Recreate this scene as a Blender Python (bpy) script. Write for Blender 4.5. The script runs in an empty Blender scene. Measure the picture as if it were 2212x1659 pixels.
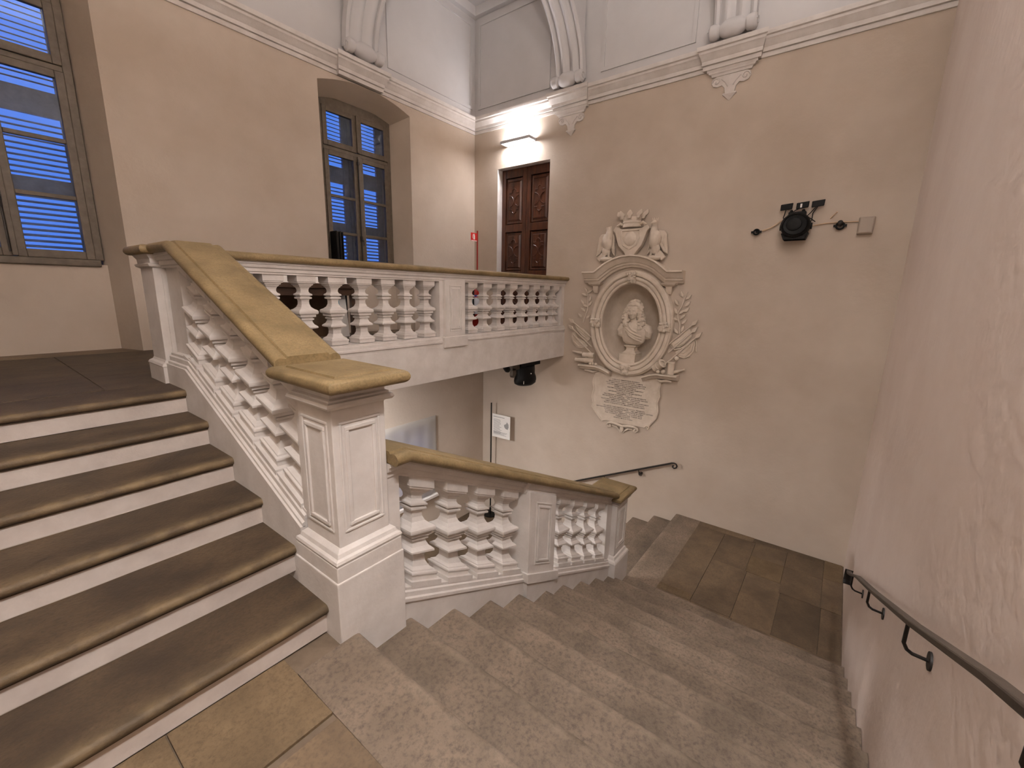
import bpy, bmesh, math, random
from mathutils import Vector, Matrix
from mathutils.geometry import tessellate_polygon
random.seed(7)
sc = bpy.context.scene
col = sc.collection
PI = math.pi

# ---------------------------------------------------------------- camera
cam_d = bpy.data.cameras.new('camera'); cam = bpy.data.objects.new('camera', cam_d); col.objects.link(cam)
R0 = Vector((0.60871559, -0.79313552, 0.0200342)); R1 = Vector((-0.15365344, -0.14262409, -0.97777758)); R2 = Vector((0.77836749, 0.59211014, -0.20868551))
M = Matrix((( R0.x, -R1.x, -R2.x), (R0.y, -R1.y, -R2.y), (R0.z, -R1.z, -R2.z)))
cam.matrix_world = Matrix.Translation((-0.86884, -1.59626, 1.56921)) @ M.to_4x4()
cam_d.sensor_width = 36.0; cam_d.lens = 931.88 / 2212 * 36.0; cam_d.clip_start = 0.02
sc.camera = cam
# ---------------------------------------------------------------- world: blue dusk sky, seen only through the windows
w = bpy.data.worlds.new('dusk'); sc.world = w; w.use_nodes = True
w.node_tree.nodes['Background'].inputs[0].default_value = (0.11, 0.30, 1.0, 1); w.node_tree.nodes['Background'].inputs[1].default_value = 0.85
# ---------------------------------------------------------------- exposure
sc.view_settings.view_transform = 'Standard'; sc.view_settings.look = 'None'
sc.view_settings.gamma = 1.0; sc.view_settings.use_curve_mapping = False
sc.view_settings.exposure = 0.0
sc.cycles.max_bounces = 4; sc.cycles.diffuse_bounces = 4; sc.cycles.glossy_bounces = 2; sc.cycles.transparent_max_bounces = 6; sc.cycles.caustics_reflective = False; sc.cycles.caustics_refractive = False; sc.cycles.adaptive_threshold = .03; sc.cycles.use_light_tree = False
LAMP_POWER = 1.2      # one multiplier for every wall light in the stairwell

# ---------------------------------------------------------------- measures
XB, YW, YL, YR, XN = 5.517, 4.228, 3.986, -2.0186, -2.15     # back wall, window wall (above / below), right wall, near wall
H, T, X0, YP = 0.155, 0.3331, 0.0923, 0.0346                 # lower flight
H2, T2, Y0, XS = 0.148, 0.3408, 0.0927, 0.0336               # upper flight
SL = H / T; SU = H2 / T2
ZU = 6 * H2; ZB = -11 * H
H3, T3, Y3 = 0.1475, 0.338, 0.0447
ZC = ZB - 8 * H3
ZTOP = 6.28

# ---------------------------------------------------------------- materials
def srgb(r, g, b):
    f = lambda c: (c/255/12.92) if c/255 <= .04045 else ((c/255+.055)/1.055)**2.4
    return (f(r), f(g), f(b), 1)
def mat(name, c1, c2=None, rough=.6, scale=3., bump=0., bscale=60., metal=0., spec=.4, detail=4., rand=0., c3=None, stretch=None, spread=(.35, .68)):
    m = bpy.data.materials.new(name); m.use_nodes = True; nt = m.node_tree; N = nt.nodes; L = nt.links
    p = N['Principled BSDF']; p.inputs['Roughness'].default_value = rough; p.inputs['Metallic'].default_value = metal
    p.inputs['Specular IOR Level'].default_value = spec
    if c2 is None and not bump:
        p.inputs['Base Color'].default_value = c1; return m
    geo = N.new('ShaderNodeNewGeometry'); pos = geo.outputs['Position']
    if stretch:
        vm = N.new('ShaderNodeVectorMath'); vm.operation = 'MULTIPLY'; vm.inputs[1].default_value = stretch
        L.new(pos, vm.inputs[0]); pos = vm.outputs[0]
    if rand:
        oi = N.new('ShaderNodeObjectInfo'); ad = N.new('ShaderNodeVectorMath'); ad.operation = 'ADD'
        mu = N.new('ShaderNodeMath'); mu.operation = 'MULTIPLY'; mu.inputs[1].default_value = 37.
        L.new(oi.outputs['Random'], mu.inputs[0]); L.new(pos, ad.inputs[0]); L.new(mu.outputs[0], ad.inputs[1]); pos = ad.outputs[0]
    if c2 is not None:
        n = N.new('ShaderNodeTexNoise'); n.inputs['Scale'].default_value = scale; n.inputs['Detail'].default_value = detail; n.inputs['Roughness'].default_value = .62
        L.new(pos, n.inputs['Vector'])
        cr = N.new('ShaderNodeValToRGB'); cr.color_ramp.elements[0].position = spread[0]; cr.color_ramp.elements[1].position = spread[1]
        cr.color_ramp.elements[0].color = c1; cr.color_ramp.elements[1].color = c2
        L.new(n.outputs['Fac'], cr.inputs[0]); out = cr.outputs[0]
        if c3 is not None:
            n3 = N.new('ShaderNodeTexNoise'); n3.inputs['Scale'].default_value = scale*20; n3.inputs['Detail'].default_value = 6.; n3.inputs['Roughness'].default_value = .7
            L.new(pos, n3.inputs['Vector'])
            r3 = N.new('ShaderNodeValToRGB'); r3.color_ramp.elements[0].position = .46; r3.color_ramp.elements[1].position = .68
            r3.color_ramp.elements[0].color = (0,0,0,1); r3.color_ramp.elements[1].color = (.7,.7,.7,1)
            L.new(n3.outputs['Fac'], r3.inputs[0])
            mx = N.new('ShaderNodeMixRGB'); L.new(r3.outputs[0], mx.inputs[0]); L.new(out, mx.inputs[1]); mx.inputs[2].default_value = c3; out = mx.outputs[0]
        if rand:
            hs = N.new('ShaderNodeHueSaturation'); mr = N.new('ShaderNodeMapRange')
            mr.inputs[3].default_value = 1-rand; mr.inputs[4].default_value = 1+rand
            L.new(oi.outputs['Random'], mr.inputs[0]); L.new(mr.outputs[0], hs.inputs['Value']); L.new(out, hs.inputs['Color']); out = hs.outputs[0]
        L.new(out, p.inputs['Base Color'])
    else: p.inputs['Base Color'].default_value = c1
    if bump:
        nb = N.new('ShaderNodeTexNoise'); nb.inputs['Scale'].default_value = bscale; nb.inputs['Detail'].default_value = 3.
        L.new(geo.outputs['Position'], nb.inputs['Vector'])
        bp = N.new('ShaderNodeBump'); bp.inputs['Strength'].default_value = bump; bp.inputs['Distance'].default_value = .01
        L.new(nb.outputs['Fac'], bp.inputs['Height']); L.new(bp.outputs[0], p.inputs['Normal'])
    return m
def add_wear(m, c, lo_, hi_):
    nt = m.node_tree; p = nt.nodes['Principled BSDF']; src = p.inputs['Base Color'].links[0].from_socket
    at = nt.nodes.new('ShaderNodeAttribute'); at.attribute_name = 'wear'
    n = nt.nodes.new('ShaderNodeTexNoise'); n.inputs['Scale'].default_value = 9.; n.inputs['Detail'].default_value = 5.
    g = nt.nodes.new('ShaderNodeNewGeometry'); nt.links.new(g.outputs['Position'], n.inputs['Vector'])
    mu = nt.nodes.new('ShaderNodeMath'); mu.operation = 'MULTIPLY'; nt.links.new(at.outputs['Fac'], mu.inputs[0])
    rp = nt.nodes.new('ShaderNodeMapRange'); rp.inputs[1].default_value = .42; rp.inputs[2].default_value = .70; rp.inputs[3].default_value = lo_; rp.inputs[4].default_value = hi_
    nt.links.new(n.outputs['Fac'], rp.inputs[0]); nt.links.new(rp.outputs[0], mu.inputs[1])
    mx = nt.nodes.new('ShaderNodeMixRGB'); nt.links.new(mu.outputs[0], mx.inputs[0]); nt.links.new(src, mx.inputs[1]); mx.inputs[2].default_value = c
    nt.links.new(mx.outputs[0], p.inputs['Base Color'])
def emit(name, c, s):
    m = bpy.data.materials.new(name); m.use_nodes = True; nt = m.node_tree; nt.nodes.remove(nt.nodes['Principled BSDF'])
    e = nt.nodes.new('ShaderNodeEmission'); e.inputs[0].default_value = c; e.inputs[1].default_value = s
    nt.links.new(e.outputs[0], nt.nodes['Material Output'].inputs[0]); return m
MT = {}
MT['wall'] = mat('beige_plaster', srgb(186,171,155), srgb(200,186,171), .85, .9, .22, 26., spec=.15)
MT['wall_rough'] = mat('rough_plaster', srgb(226,210,199), srgb(234,220,210), .85, 1.2, .5, 14., spec=.15)
MT['vault'] = mat('vault_plaster', srgb(196,192,190), srgb(204,200,198), .8, 1.0, .1, 30., spec=.15)
MT['white'] = mat('white_limewash', srgb(206,198,191), srgb(220,213,207), .6, 5., .16, 45., spec=.3)
MT['stucco'] = mat('pale_stucco', srgb(204,190,173), srgb(218,205,190), .75, 6., .15, 50., spec=.2)
MT['tread'] = mat('brown_sandstone', srgb(66,54,42), srgb(94,77,58), .62, 3.2, .25, 70., rand=.1, c3=srgb(60,50,40), stretch=(1,1.4,1), spec=.35)
MT['step'] = mat('grey_granite', srgb(108,95,81), srgb(140,123,106), .6, 2.4, .35, 60., rand=.07, c3=srgb(78,68,60), spec=.35)
MT['slab'] = mat('brown_paving', srgb(90,76,60), srgb(120,101,79), .6, 2.8, .3, 60., rand=.2, c3=srgb(84,72,60), spec=.35)
MT['slab_ochre'] = mat('ochre_paving', srgb(104,87,65), srgb(128,108,82), .62, 3.5, .3, 60., rand=.06, c3=srgb(88,74,56), spec=.3)
MT['mortar'] = mat('mortar', srgb(104,90,75), srgb(120,104,87), .9, 12.)
MT['coping'] = mat('olive_sandstone', srgb(116,98,67), srgb(148,126,90), .55, 5., .2, 50., c3=srgb(104,88,60), spec=.35)
MT['riser'] = mat('mauve_white_paint', srgb(202,190,181), srgb(216,205,196), .6, 7., .12, 60.)
MT['frame'] = mat('olive_grey_paint', srgb(90,80,67), srgb(108,96,81), .5, 14.)
MT['shutter'] = mat('blue_grey_shutter', srgb(96,104,122), srgb(120,128,146), .5, 10.)
MT['wood'] = mat('walnut', srgb(52,28,18), srgb(92,52,32), .32, 7., .1, 40., stretch=(1,3,.35), spec=.5)
MT['black'] = mat('black_plastic', srgb(11,10,10), None, .5, spec=.2)
MT['iron'] = mat('black_iron', srgb(40,36,33), srgb(52,47,43), .5, 30., metal=.3)
MT['iron_brown'] = mat('brown_iron', srgb(66,56,48), srgb(80,70,60), .45, 30., metal=.2)
MT['red'] = mat('red_enamel', srgb(150,30,20), None, .4)
MT['redsign'] = mat('red_print', srgb(205,44,38), None, .5)
MT['paper'] = mat('white_paper', srgb(236,232,226), None, .7)
MT['ink'] = mat('dark_print', srgb(70,62,58), None, .8)
MT['greyink'] = mat('grey_print', srgb(150,148,146), None, .8)
MT['ledge'] = mat('dark_walnut_table', srgb(58,42,32), srgb(74,54,40), .4, 8., stretch=(.4,2,1))
MT['teal'] = mat('teal_print', srgb(70,130,150), srgb(110,160,180), .5, 4.)
MT['metalbox'] = mat('grey_metal', srgb(176,172,166), None, .4, metal=.4)
MT['greybox'] = mat('beige_grey_plastic', srgb(170,156,142), None, .5)
MT['foil'] = mat('pale_cord', srgb(206,180,150), None, .5)
MT['lamp_body'] = mat('lamp_housing', srgb(190,188,194), None, .4)
MT['silver'] = mat('silver_label', srgb(200,204,212), None, .4)
MT['blueband'] = mat('blue_band', srgb(46,66,150), None, .5)
MT['wall_shade'] = mat('shaded_wall_brown', srgb(118,96,74), srgb(130,106,82), .6, 6.)  # brown that stands for the wall in shade below the table
MT['lamp_glow'] = emit('lamp_diffuser', (1.0, .96, 1.0, 1), 30.)
add_wear(MT['step'], srgb(160,144,126), .05, .45); add_wear(MT['tread'], srgb(150,128,94), .15, .55)
MT['lamp_glow'].cycles.emission_sampling = 'NONE'
def glass():
    m = bpy.data.materials.new('window_glass'); m.use_nodes = True; nt = m.node_tree; nt.nodes.remove(nt.nodes['Principled BSDF'])
    t = nt.nodes.new('ShaderNodeBsdfTransparent'); t.inputs[0].default_value = (.9,.94,1,1)
    g = nt.nodes.new('ShaderNodeBsdfGlossy'); g.inputs['Roughness'].default_value = .03
    x = nt.nodes.new('ShaderNodeMixShader'); fr = nt.nodes.new('ShaderNodeFresnel'); fr.inputs[0].default_value = 1.5
    nt.links.new(fr.outputs[0], x.inputs[0])
    nt.links.new(t.outputs[0], x.inputs[1]); nt.links.new(g.outputs[0], x.inputs[2]); nt.links.new(x.outputs[0], nt.nodes['Material Output'].inputs[0]); return m
MT['glass'] = glass()
def cloth():
    m = bpy.data.materials.new('white_voile'); m.use_nodes = True; nt = m.node_tree; nt.nodes.remove(nt.nodes['Principled BSDF'])
    d = nt.nodes.new('ShaderNodeBsdfDiffuse'); d.inputs[0].default_value = srgb(228,220,210)
    t = nt.nodes.new('ShaderNodeBsdfTranslucent'); t.inputs[0].default_value = srgb(240,240,240)
    tr = nt.nodes.new('ShaderNodeBsdfTransparent')
    x = nt.nodes.new('ShaderNodeMixShader'); x.inputs[0].default_value = .58
    y = nt.nodes.new('ShaderNodeMixShader'); y.inputs[0].default_value = .24
    L = nt.links
    L.new(d.outputs[0], x.inputs[1]); L.new(t.outputs[0], x.inputs[2]); L.new(x.outputs[0], y.inputs[1]); L.new(tr.outputs[0], y.inputs[2])
    L.new(y.outputs[0], nt.nodes['Material Output'].inputs[0]); return m
MT['cloth'] = cloth()

# ---------------------------------------------------------------- mesh helpers
def woff(o):
    v = Vector((0,0,0))
    while o is not None:
        v += o.location; o = o.parent
    return v
class MB:
    def __init__(s): s.v = []; s.f = []
    def add(s, vs, fs):
        b = len(s.v); s.v += [tuple(p) for p in vs]; s.f += [tuple(i+b for i in f) for f in fs]; return s
    def box(s, x0, x1, y0, y1, z0, z1):
        return s.add([(x0,y0,z0),(x1,y0,z0),(x1,y1,z0),(x0,y1,z0),(x0,y0,z1),(x1,y0,z1),(x1,y1,z1),(x0,y1,z1)],
                     [(0,3,2,1),(4,5,6,7),(0,1,5,4),(1,2,6,5),(2,3,7,6),(3,0,4,7)])
    def loft(s, rings, close=True, cap=True):
        n = len(rings[0]); vs = [p for r in rings for p in r]; fs = []
        for i in range(len(rings)-1):
            for j in range(n if close else n-1):
                a = i*n+j; b = i*n+(j+1) % n
                fs.append((a, b, b+n, a+n))
        if cap and close:
            fs.append(tuple(reversed(range(n)))); fs.append(tuple(range((len(rings)-1)*n, len(rings)*n)))
        return s.add(vs, fs)
    def sweep_x(s, prof, xs, dz=lambda x: 0.):          # prof: closed [(y,z)]
        return s.loft([[(x, y, z+dz(x)) for y, z in prof] for x in xs])
    def sweep_y(s, prof, ys, dz=lambda y: 0.):          # prof: closed [(x,z)]
        return s.loft([[(x, y, z+dz(y)) for x, z in prof] for y in ys])
    def prism(s, poly, axis, a, b):                     # poly 2D extruded along an axis; for concave polygons too
        def P(p, t): return {'x': (t, p[0], p[1]), 'y': (p[0], t, p[1]), 'z': (p[0], p[1], t)}[axis]
        n = len(poly); vs = [P(p, a) for p in poly]+[P(p, b) for p in poly]
        tri = tessellate_polygon([[Vector((p[0], p[1], 0)) for p in poly]])
        fs = [tuple(t) for t in tri]+[tuple(i+n for i in t) for t in tri]+[(i, (i+1) % n, (i+1) % n+n, i+n) for i in range(n)]
        return s.add(vs, fs)
    def tube(s, pts, r, n=8, cap=True):
        pts = [Vector(p) for p in pts]; rings = []; up = None
        for i, p in enumerate(pts):
            d = (pts[min(i+1, len(pts)-1)]-pts[max(i-1, 0)]).normalized()
            if up is None: up = d.orthogonal().normalized()
            up = (up-d*up.dot(d)).normalized(); sd = d.cross(up)
            rr = r[i] if isinstance(r, (list, tuple)) else r
            rings.append([p+rr*(math.cos(2*PI*k/n)*up+math.sin(2*PI*k/n)*sd) for k in range(n)])
        return s.loft(rings, cap=cap)
    def square_lathe(s, prof, cx, cy, shear=lambda x, y, z: 0.):   # prof [(half,z)] -> square-section turned shape
        rings = []
        for h, z in prof:
            rings.append([(cx+a*h, cy+b*h, z+shear(a*h, b*h, z)) for a, b in ((-1,-1),(1,-1),(1,1),(-1,1))])
        return s.loft(rings)
    def ball(s, c, r, seg=10, ring=7, rot=None):
        rx, ry, rz = (r, r, r) if not isinstance(r, (tuple, list)) else r
        vs = []; fs = []
        for i in range(ring+1):
            th = PI*i/ring
            for j in range(seg):
                ph = 2*PI*j/seg; v = Vector((rx*math.sin(th)*math.cos(ph), ry*math.sin(th)*math.sin(ph), rz*math.cos(th)))
                if rot is not None: v = rot @ v
                vs.append(Vector(c)+v)
        for i in range(ring):
            for j in range(seg):
                a = i*seg+j; b = i*seg+(j+1) % seg
                fs.append((a, a+seg, b+seg, b))
        return s.add(vs, fs)
    def build(s, name, m, parent=None, smooth=None, bevel=0., clean=False, wear=None):
        off = woff(parent) if parent is not None else Vector((0,0,0))
        me = bpy.data.meshes.new(name); me.from_pydata([tuple(Vector(p)-off) for p in s.v], [], s.f); me.update()
        bm = bmesh.new(); bm.from_mesh(me)
        if clean: bmesh.ops.remove_doubles(bm, verts=bm.verts, dist=1e-5)
        bmesh.ops.recalc_face_normals(bm, faces=bm.faces); bm.to_mesh(me); bm.free()
        if wear is not None:
            at = me.attributes.new('wear', 'FLOAT', 'POINT')
            for i in range(len(me.vertices)): at.data[i].value = wear[i % len(wear)]
        me.materials.append(MT[m] if isinstance(m, str) else m)
        if smooth is not None:
            for p in me.polygons: p.use_smooth = True
            me.set_sharp_from_angle(angle=math.radians(smooth))
        o = bpy.data.objects.new(name, me); col.objects.link(o)
        if parent is not None: o.parent = parent
        if bevel:
            b = o.modifiers.new('bevel', 'BEVEL'); b.width = bevel; b.segments = 2; b.limit_method = 'ANGLE'; b.angle_limit = math.radians(40)
        return o
def tag(o, label=None, cat=None, group=None, kind=None):
    if label: o['label'] = label
    if cat: o['category'] = cat
    if group: o['group'] = group
    if kind: o['kind'] = kind
    return o
def empty(name, loc, label=None, cat=None, group=None, kind=None):
    o = bpy.data.objects.new(name, None); o.location = loc; o.empty_display_size = .1; col.objects.link(o)
    return tag(o, label, cat, group, kind)
def inst(src, name, parent, loc):
    o = bpy.data.objects.new(name, src.data); col.objects.link(o); o.parent = parent; o.location = loc
    for m in src.modifiers:
        if m.type == 'BEVEL':
            b = o.modifiers.new('bevel', 'BEVEL'); b.width = m.width; b.segments = m.segments; b.limit_method = m.limit_method; b.angle_limit = m.angle_limit
    return o
def sheet(outer, holes, P, name, m, parent=None):       # flat wall with holes; P maps 2D -> 3D
    polys = [outer]+holes; tri = tessellate_polygon([[Vector((a, b, 0)) for a, b in p] for p in polys])
    mb = MB(); flat = [q for p in polys for q in p]; mb.add([P(*q) for q in flat], [tuple(t) for t in tri])
    return mb.build(name, m, parent)
def ellipse(cy, cz, a, b, n=64): return [(cy+a*math.cos(2*PI*i/n), cz+b*math.sin(2*PI*i/n)) for i in range(n)]
def archpoly(x0, x1, z0, zs, zc, n=14):                  # opening with a segmental head
    hw = (x1-x0)/2; rise = zc-zs; r = (hw*hw+rise*rise)/(2*rise); cz = zc-r; a = math.asin(hw/r); cx = (x0+x1)/2
    return [(x0, z0), (x1, z0)]+[(cx+r*math.sin(a-2*a*i/n), cz+r*math.cos(a-2*a*i/n)) for i in range(n+1)]
# ================================================================= the room shell
NIY, NIZ, NIA, NIB = 1.005, 1.12, .455, .60              # oval niche: centre and half axes
DY0, DY1, DZ1 = 2.575, 3.675, 3.69                       # door opening
wall_back = sheet([(YR, -3.4), (YW+.5, -3.4), (YW+.5, ZTOP), (YR, ZTOP)],
      [[(DY0, ZU), (DY1, ZU), (DY1, DZ1), (DY0, DZ1)], ellipse(NIY, NIZ, NIA, NIB, 72)], lambda y, z: (XB, y, z), 'wall_back', 'wall')
tag(wall_back, 'tall beige plaster wall carrying the oval bust monument and the door', kind='structure')
W1 = archpoly(-1.14, .36, ZU, 4.20, 4.335); W2 = archpoly(2.52, 4.02, ZU, 4.20, 4.335)
wall_left = sheet([(XN, ZU-.4), (XB, ZU-.4), (XB, ZTOP), (XN, ZTOP)], [W1, W2], lambda x, z: (x, YW, z), 'wall_left', 'wall')
tag(wall_left, 'beige plaster wall with two shuttered windows', kind='structure')
W3 = archpoly(2.80, 4.19, -2.10, -.80, -.66)
wl = sheet([(XN, -3.4), (XB, -3.4), (XB, .6), (XN, .6)], [W3], lambda x, z: (x, YL, z), 'wall_left_lower', 'wall')
tag(wl, 'lower part of the window wall below the gallery', kind='structure')
wr = MB().box(XN, XB, YR-.12, YR, -3.4, ZTOP).build('wall_right', 'wall_rough')
tag(wr, 'rough pinkish plaster wall with the iron handrail', kind='structure')
wn = MB().box(XN-.12, XN, YR, YW+.5, -3.4, ZTOP).build('wall_near', 'wall'); tag(wn, 'plaster wall beside the upper flight', kind='structure')
ce = MB().box(XN, XB, YR, YW, ZTOP, ZTOP+.1).build('ceiling', 'vault'); tag(ce, 'pale vault ceiling', kind='structure')
MB().box(XN, 6.2, YR, YW+.5, -3.5, -3.4).build('floor_base', 'mortar')['kind'] = 'structure'
# ---- upper walls above the cornice: pale plaster skin with raised panel frames
ub = MB().box(XB-.012, XB, YR, YW, 4.55, ZTOP).build('wall_back_upper', 'vault'); tag(ub, 'pale upper wall above the cornice over the bust', kind='structure')
ul = MB().box(XN, XB-.012, YW-.012, YW, 4.55, ZTOP).build('wall_left_upper', 'vault'); tag(ul, 'pale upper wall above the cornice over the windows', kind='structure')
tr_n = [0]
def trim(mb, label, m='vault', smooth=30):
    tr_n[0] += 1; o = mb.build('trim_%d' % tr_n[0], m, smooth=smooth); return tag(o, label, kind='structure')
def strip_frame_x(x0, x1, z0, z1, y, wd=.05, d=.02):
    mb = MB()
    for a, b, c, e in ((x0, x1, z1-wd, z1), (x0, x1, z0, z0+wd), (x0, x0+wd, z0+wd, z1-wd), (x1-wd, x1, z0+wd, z1-wd)): mb.box(a, b, y-d, y, c, e)
    return mb
def strip_frame_y(y0, y1, z0, z1, x, wd=.05, d=.02):
    mb = MB()
    for a, b, c, e in ((y0, y1, z1-wd, z1), (y0, y1, z0, z0+wd), (y0, y0+wd, z0+wd, z1-wd), (y1-wd, y1, z0+wd, z1-wd)): mb.box(x-d, x, a, b, c, e)
    return mb
trim(strip_frame_y(2.62, 4.13, 4.72, 6.06, XB-.012), 'raised panel frame on the upper wall beside the corner')
trim(strip_frame_y(.42, 1.74, 4.72, 6.06, XB-.012), 'raised panel frame on the upper wall between the two ribs')
trim(strip_frame_x(3.62, 5.42, 4.72, 6.06, YW-.012), 'raised panel frame on the upper wall over the inner window')
trim(MB().box(XB-.10, XB-.012, YR, YW-.1, 6.14, ZTOP).box(XN, XB-.012, YW-.10, YW-.012, 6.14, ZTOP), 'plain band where the upper walls meet the ceiling')
# ---- cornice, breaking forward under each rib
CP = [(0,4.335),(.018,4.335),(.022,4.352),(.022,4.376),(.012,4.378),(.012,4.386),(.04,4.388),(.044,4.43),(.055,4.44),(.075,4.475),(.10,4.495),(.104,4.52),(.128,4.526),(.134,4.548),(.134,4.572),(.10,4.585),(0,4.592)]
def corn(d, e=0.): return [(a+(e if a > 0 else 0), z) for a, z in CP]
mb = MB(); mb.loft([[(XB-a, y-(a if k else 0), z) for a, z in CP] for k, y in ((0, YR), (1, YW))])
trim(mb, 'moulded cornice along the back wall', 'white', 25)
mb = MB(); mb.loft([[(x-(a if k else 0), YW-a, z) for a, z in CP] for k, x in ((0, XN), (1, XB))])
trim(mb, 'moulded cornice along the window wall', 'white', 25)
def break_y(y0, y1, label):
    mb = MB(); mb.loft([[(XB-a-(.055 if a > 0 else 0), y+s*a*.55, z) for a, z in CP] for s, y in ((-1, y0), (1, y1))]); return trim(mb, label, 'white', 25)
def break_x(x0, x1, label):
    mb = MB(); mb.loft([[(x+s*a*.55, YW-a-(.055 if a > 0 else 0), z) for a, z in CP] for s, x in ((-1, x0), (1, x1))]); return trim(mb, label, 'white', 25)
break_y(1.93, 2.50, 'cornice block breaking forward below the rib nearest the door')
break_y(-.36, .27, 'cornice block breaking forward below the rib above the projector')
break_x(2.80, 3.48, 'cornice block breaking forward above the inner window')

# ---- vault ribs with scroll feet
def rib(origin, out, along, wd, label):
    o = empty('vault_rib', origin, label, 'rib', 'fluted ribs springing from the cornice'); O = Vector(origin); out = Vector(out); al = Vector(along); up = Vector((0,0,1))
    P = lambda d, s, z: O+out*d+al*s+up*z
    # foot: fluted roll lying along the wall
    mb = MB(); rings = []; h = wd/2+.03
    ss = [-h, -h, -h+.02, -h+.05, -h+.10, -h+.12, -.09, -.05, 0, .05, .09, h-.12, h-.10, h-.05, h-.02, h, h]
    rr = [.0, .06, .082, .085, .078, .055, .088, .098, .10, .098, .088, .055, .078, .085, .082, .06, .0]
    for s, r in zip(ss, rr): rings.append([P(.115+max(r,.001)*math.cos(2*PI*k/20), s, .088+max(r,.001)*math.sin(2*PI*k/20)) for k in range(20)])
    mb.loft(rings).build('scroll_foot', 'vault', o, smooth=35)
    for sgn in (-1, 1):
        pts = [P(.115+(.052-.0065*t)*math.cos(t*1.1), sgn*(h+.004), .085+(.052-.0065*t)*math.sin(t*1.1)) for t in [i*.5 for i in range(14)]]
        MB().tube(pts, .007, 6).build('volute', 'vault', o, smooth=40)
    # shaft: fluted band following a quarter circle
    Rr = 1.10; sec = []
    n = 3; k = wd/2
    sec = [(-k, -.10), (-k, 0), (-k+.03, .024), (-k+.06, 0), (-k+.065, -.03)]
    for i in range(2):
        a = -k+.07+i*(wd-.14)/2; b = a+(wd-.14)/2
        for t in range(7): 
            u = t/6.; sec.append((a+.012+(b-a-.024)*u, -.02+.052*math.sin(PI*u)))
        sec.append((b, -.03))
    sec += [(k-.065, -.03), (k-.06, 0), (k-.03, .024), (k, 0), (k, -.10)]
    mb = MB(); rings = []
    for i in range(25):
        th = math.radians(3.2*i); d0 = .075+Rr*(1-math.cos(th)); z0 = .10+Rr*math.sin(th); nx = math.cos(th); nz = -math.sin(th)
        rings.append([P(d0+nn*nx, s, z0+nn*nz) for s, nn in sec])
    mb.loft(rings).build('rib_band', 'vault', o, smooth=30)
    # web between band and wall
    poly = [(0.0, 0.0)]+[(.03+Rr*(1-math.cos(math.radians(3.2*i))), .10+Rr*math.sin(math.radians(3.2*i))+.0) for i in range(25)]
    poly += [(0.0, poly[-1][1])]
    vs = [P(d, -k+.04, z) for d, z in poly]+[P(d, k-.04, z) for d, z in poly]; m = len(poly)
    tri = tessellate_polygon([[Vector((a, b, 0)) for a, b in poly]])
    MB().add(vs, [tuple(t) for t in tri]+[tuple(i+m for i in t) for t in tri]+[(i, (i+1) % m, (i+1) % m+m, i+m) for i in range(m)]).build('web', 'vault', o, smooth=30)
    return o
rib((XB-.06, 2.205, 4.592), (-1,0,0), (0,1,0), .46, 'pale fluted rib on a scroll, above the cornice beside the lamp')
rib((XB-.06, -.045, 4.592), (-1,0,0), (0,1,0), .46, 'pale fluted rib on a scroll, above the wall projector')
rib((3.13, YW-.06, 4.592), (0,-1,0), (1,0,0), .50, 'pale fluted rib on a scroll, above the inner window')
# ---- pendant consoles under the cornice blocks
def console(yc, label):
    o = empty('cornice_pendant', (XB, yc, 4.0), label, 'pendant', 'scrolled pendants under the cornice')
    MB().loft([[(XB-a, yc+s*b, z) for s, b in ((-1,.285),(1,.285))]+[(XB, yc+s*.285, z) for s in (1,-1)] for a, z in ((.06,4.335),(.05,4.31))]).build('cap_block', 'white', o)
    MB().loft([[(XB-a, yc-b, z), (XB-a, yc+b, z), (XB, yc+b, z), (XB, yc-b, z)] for a, b, z in ((.05,.27,4.318),(.045,.26,4.29),(.035,.235,4.28),(.03,.225,4.255))]).build('bed_mould', 'white', o)
    half = [(0,4.255),(.17,4.255),(.215,4.235),(.225,4.19),(.20,4.15),(.15,4.135),(.10,4.145),(.068,4.11),(.055,4.05),(.052,4.04)]
    poly = half+[(-a, b) for a, b in reversed(half[1:])]
    MB().prism([(yc+a, b) for a, b in poly], 'x', XB-.022, XB).build('scroll_plate', 'white', o, bevel=.004)
    MB().loft([[(XB-d, yc-b, z), (XB-d, yc+b, z), (XB, yc+b, z), (XB, yc-b, z)] for d, b, z in ((.03,.075,4.045),(.035,.08,4.03),(.03,.06,4.015),(.004,.006,3.965))]).build('drop', 'white', o)
    for s in (-1, 1):
        pts = [(XB-.026, yc+s*(.165+(.05-.0065*t)*math.cos(t)), 4.195+(.05-.0065*t)*math.sin(t)) for t in [i*.4 for i in range(18)]]
        st = [(XB-.026, yc+s*a, z) for a, z in ((.03,4.12),(.06,4.17),(.11,4.215))]
        MB().tube(pts, .009, 6).tube(st, .006, 6).build('spiral', 'white', o, smooth=40)
console(2.205, 'scrolled white pendant under the cornice, beside the wall lamp')
console(-.05, 'scrolled white pendant under the cornice, above the wall projector')

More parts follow.
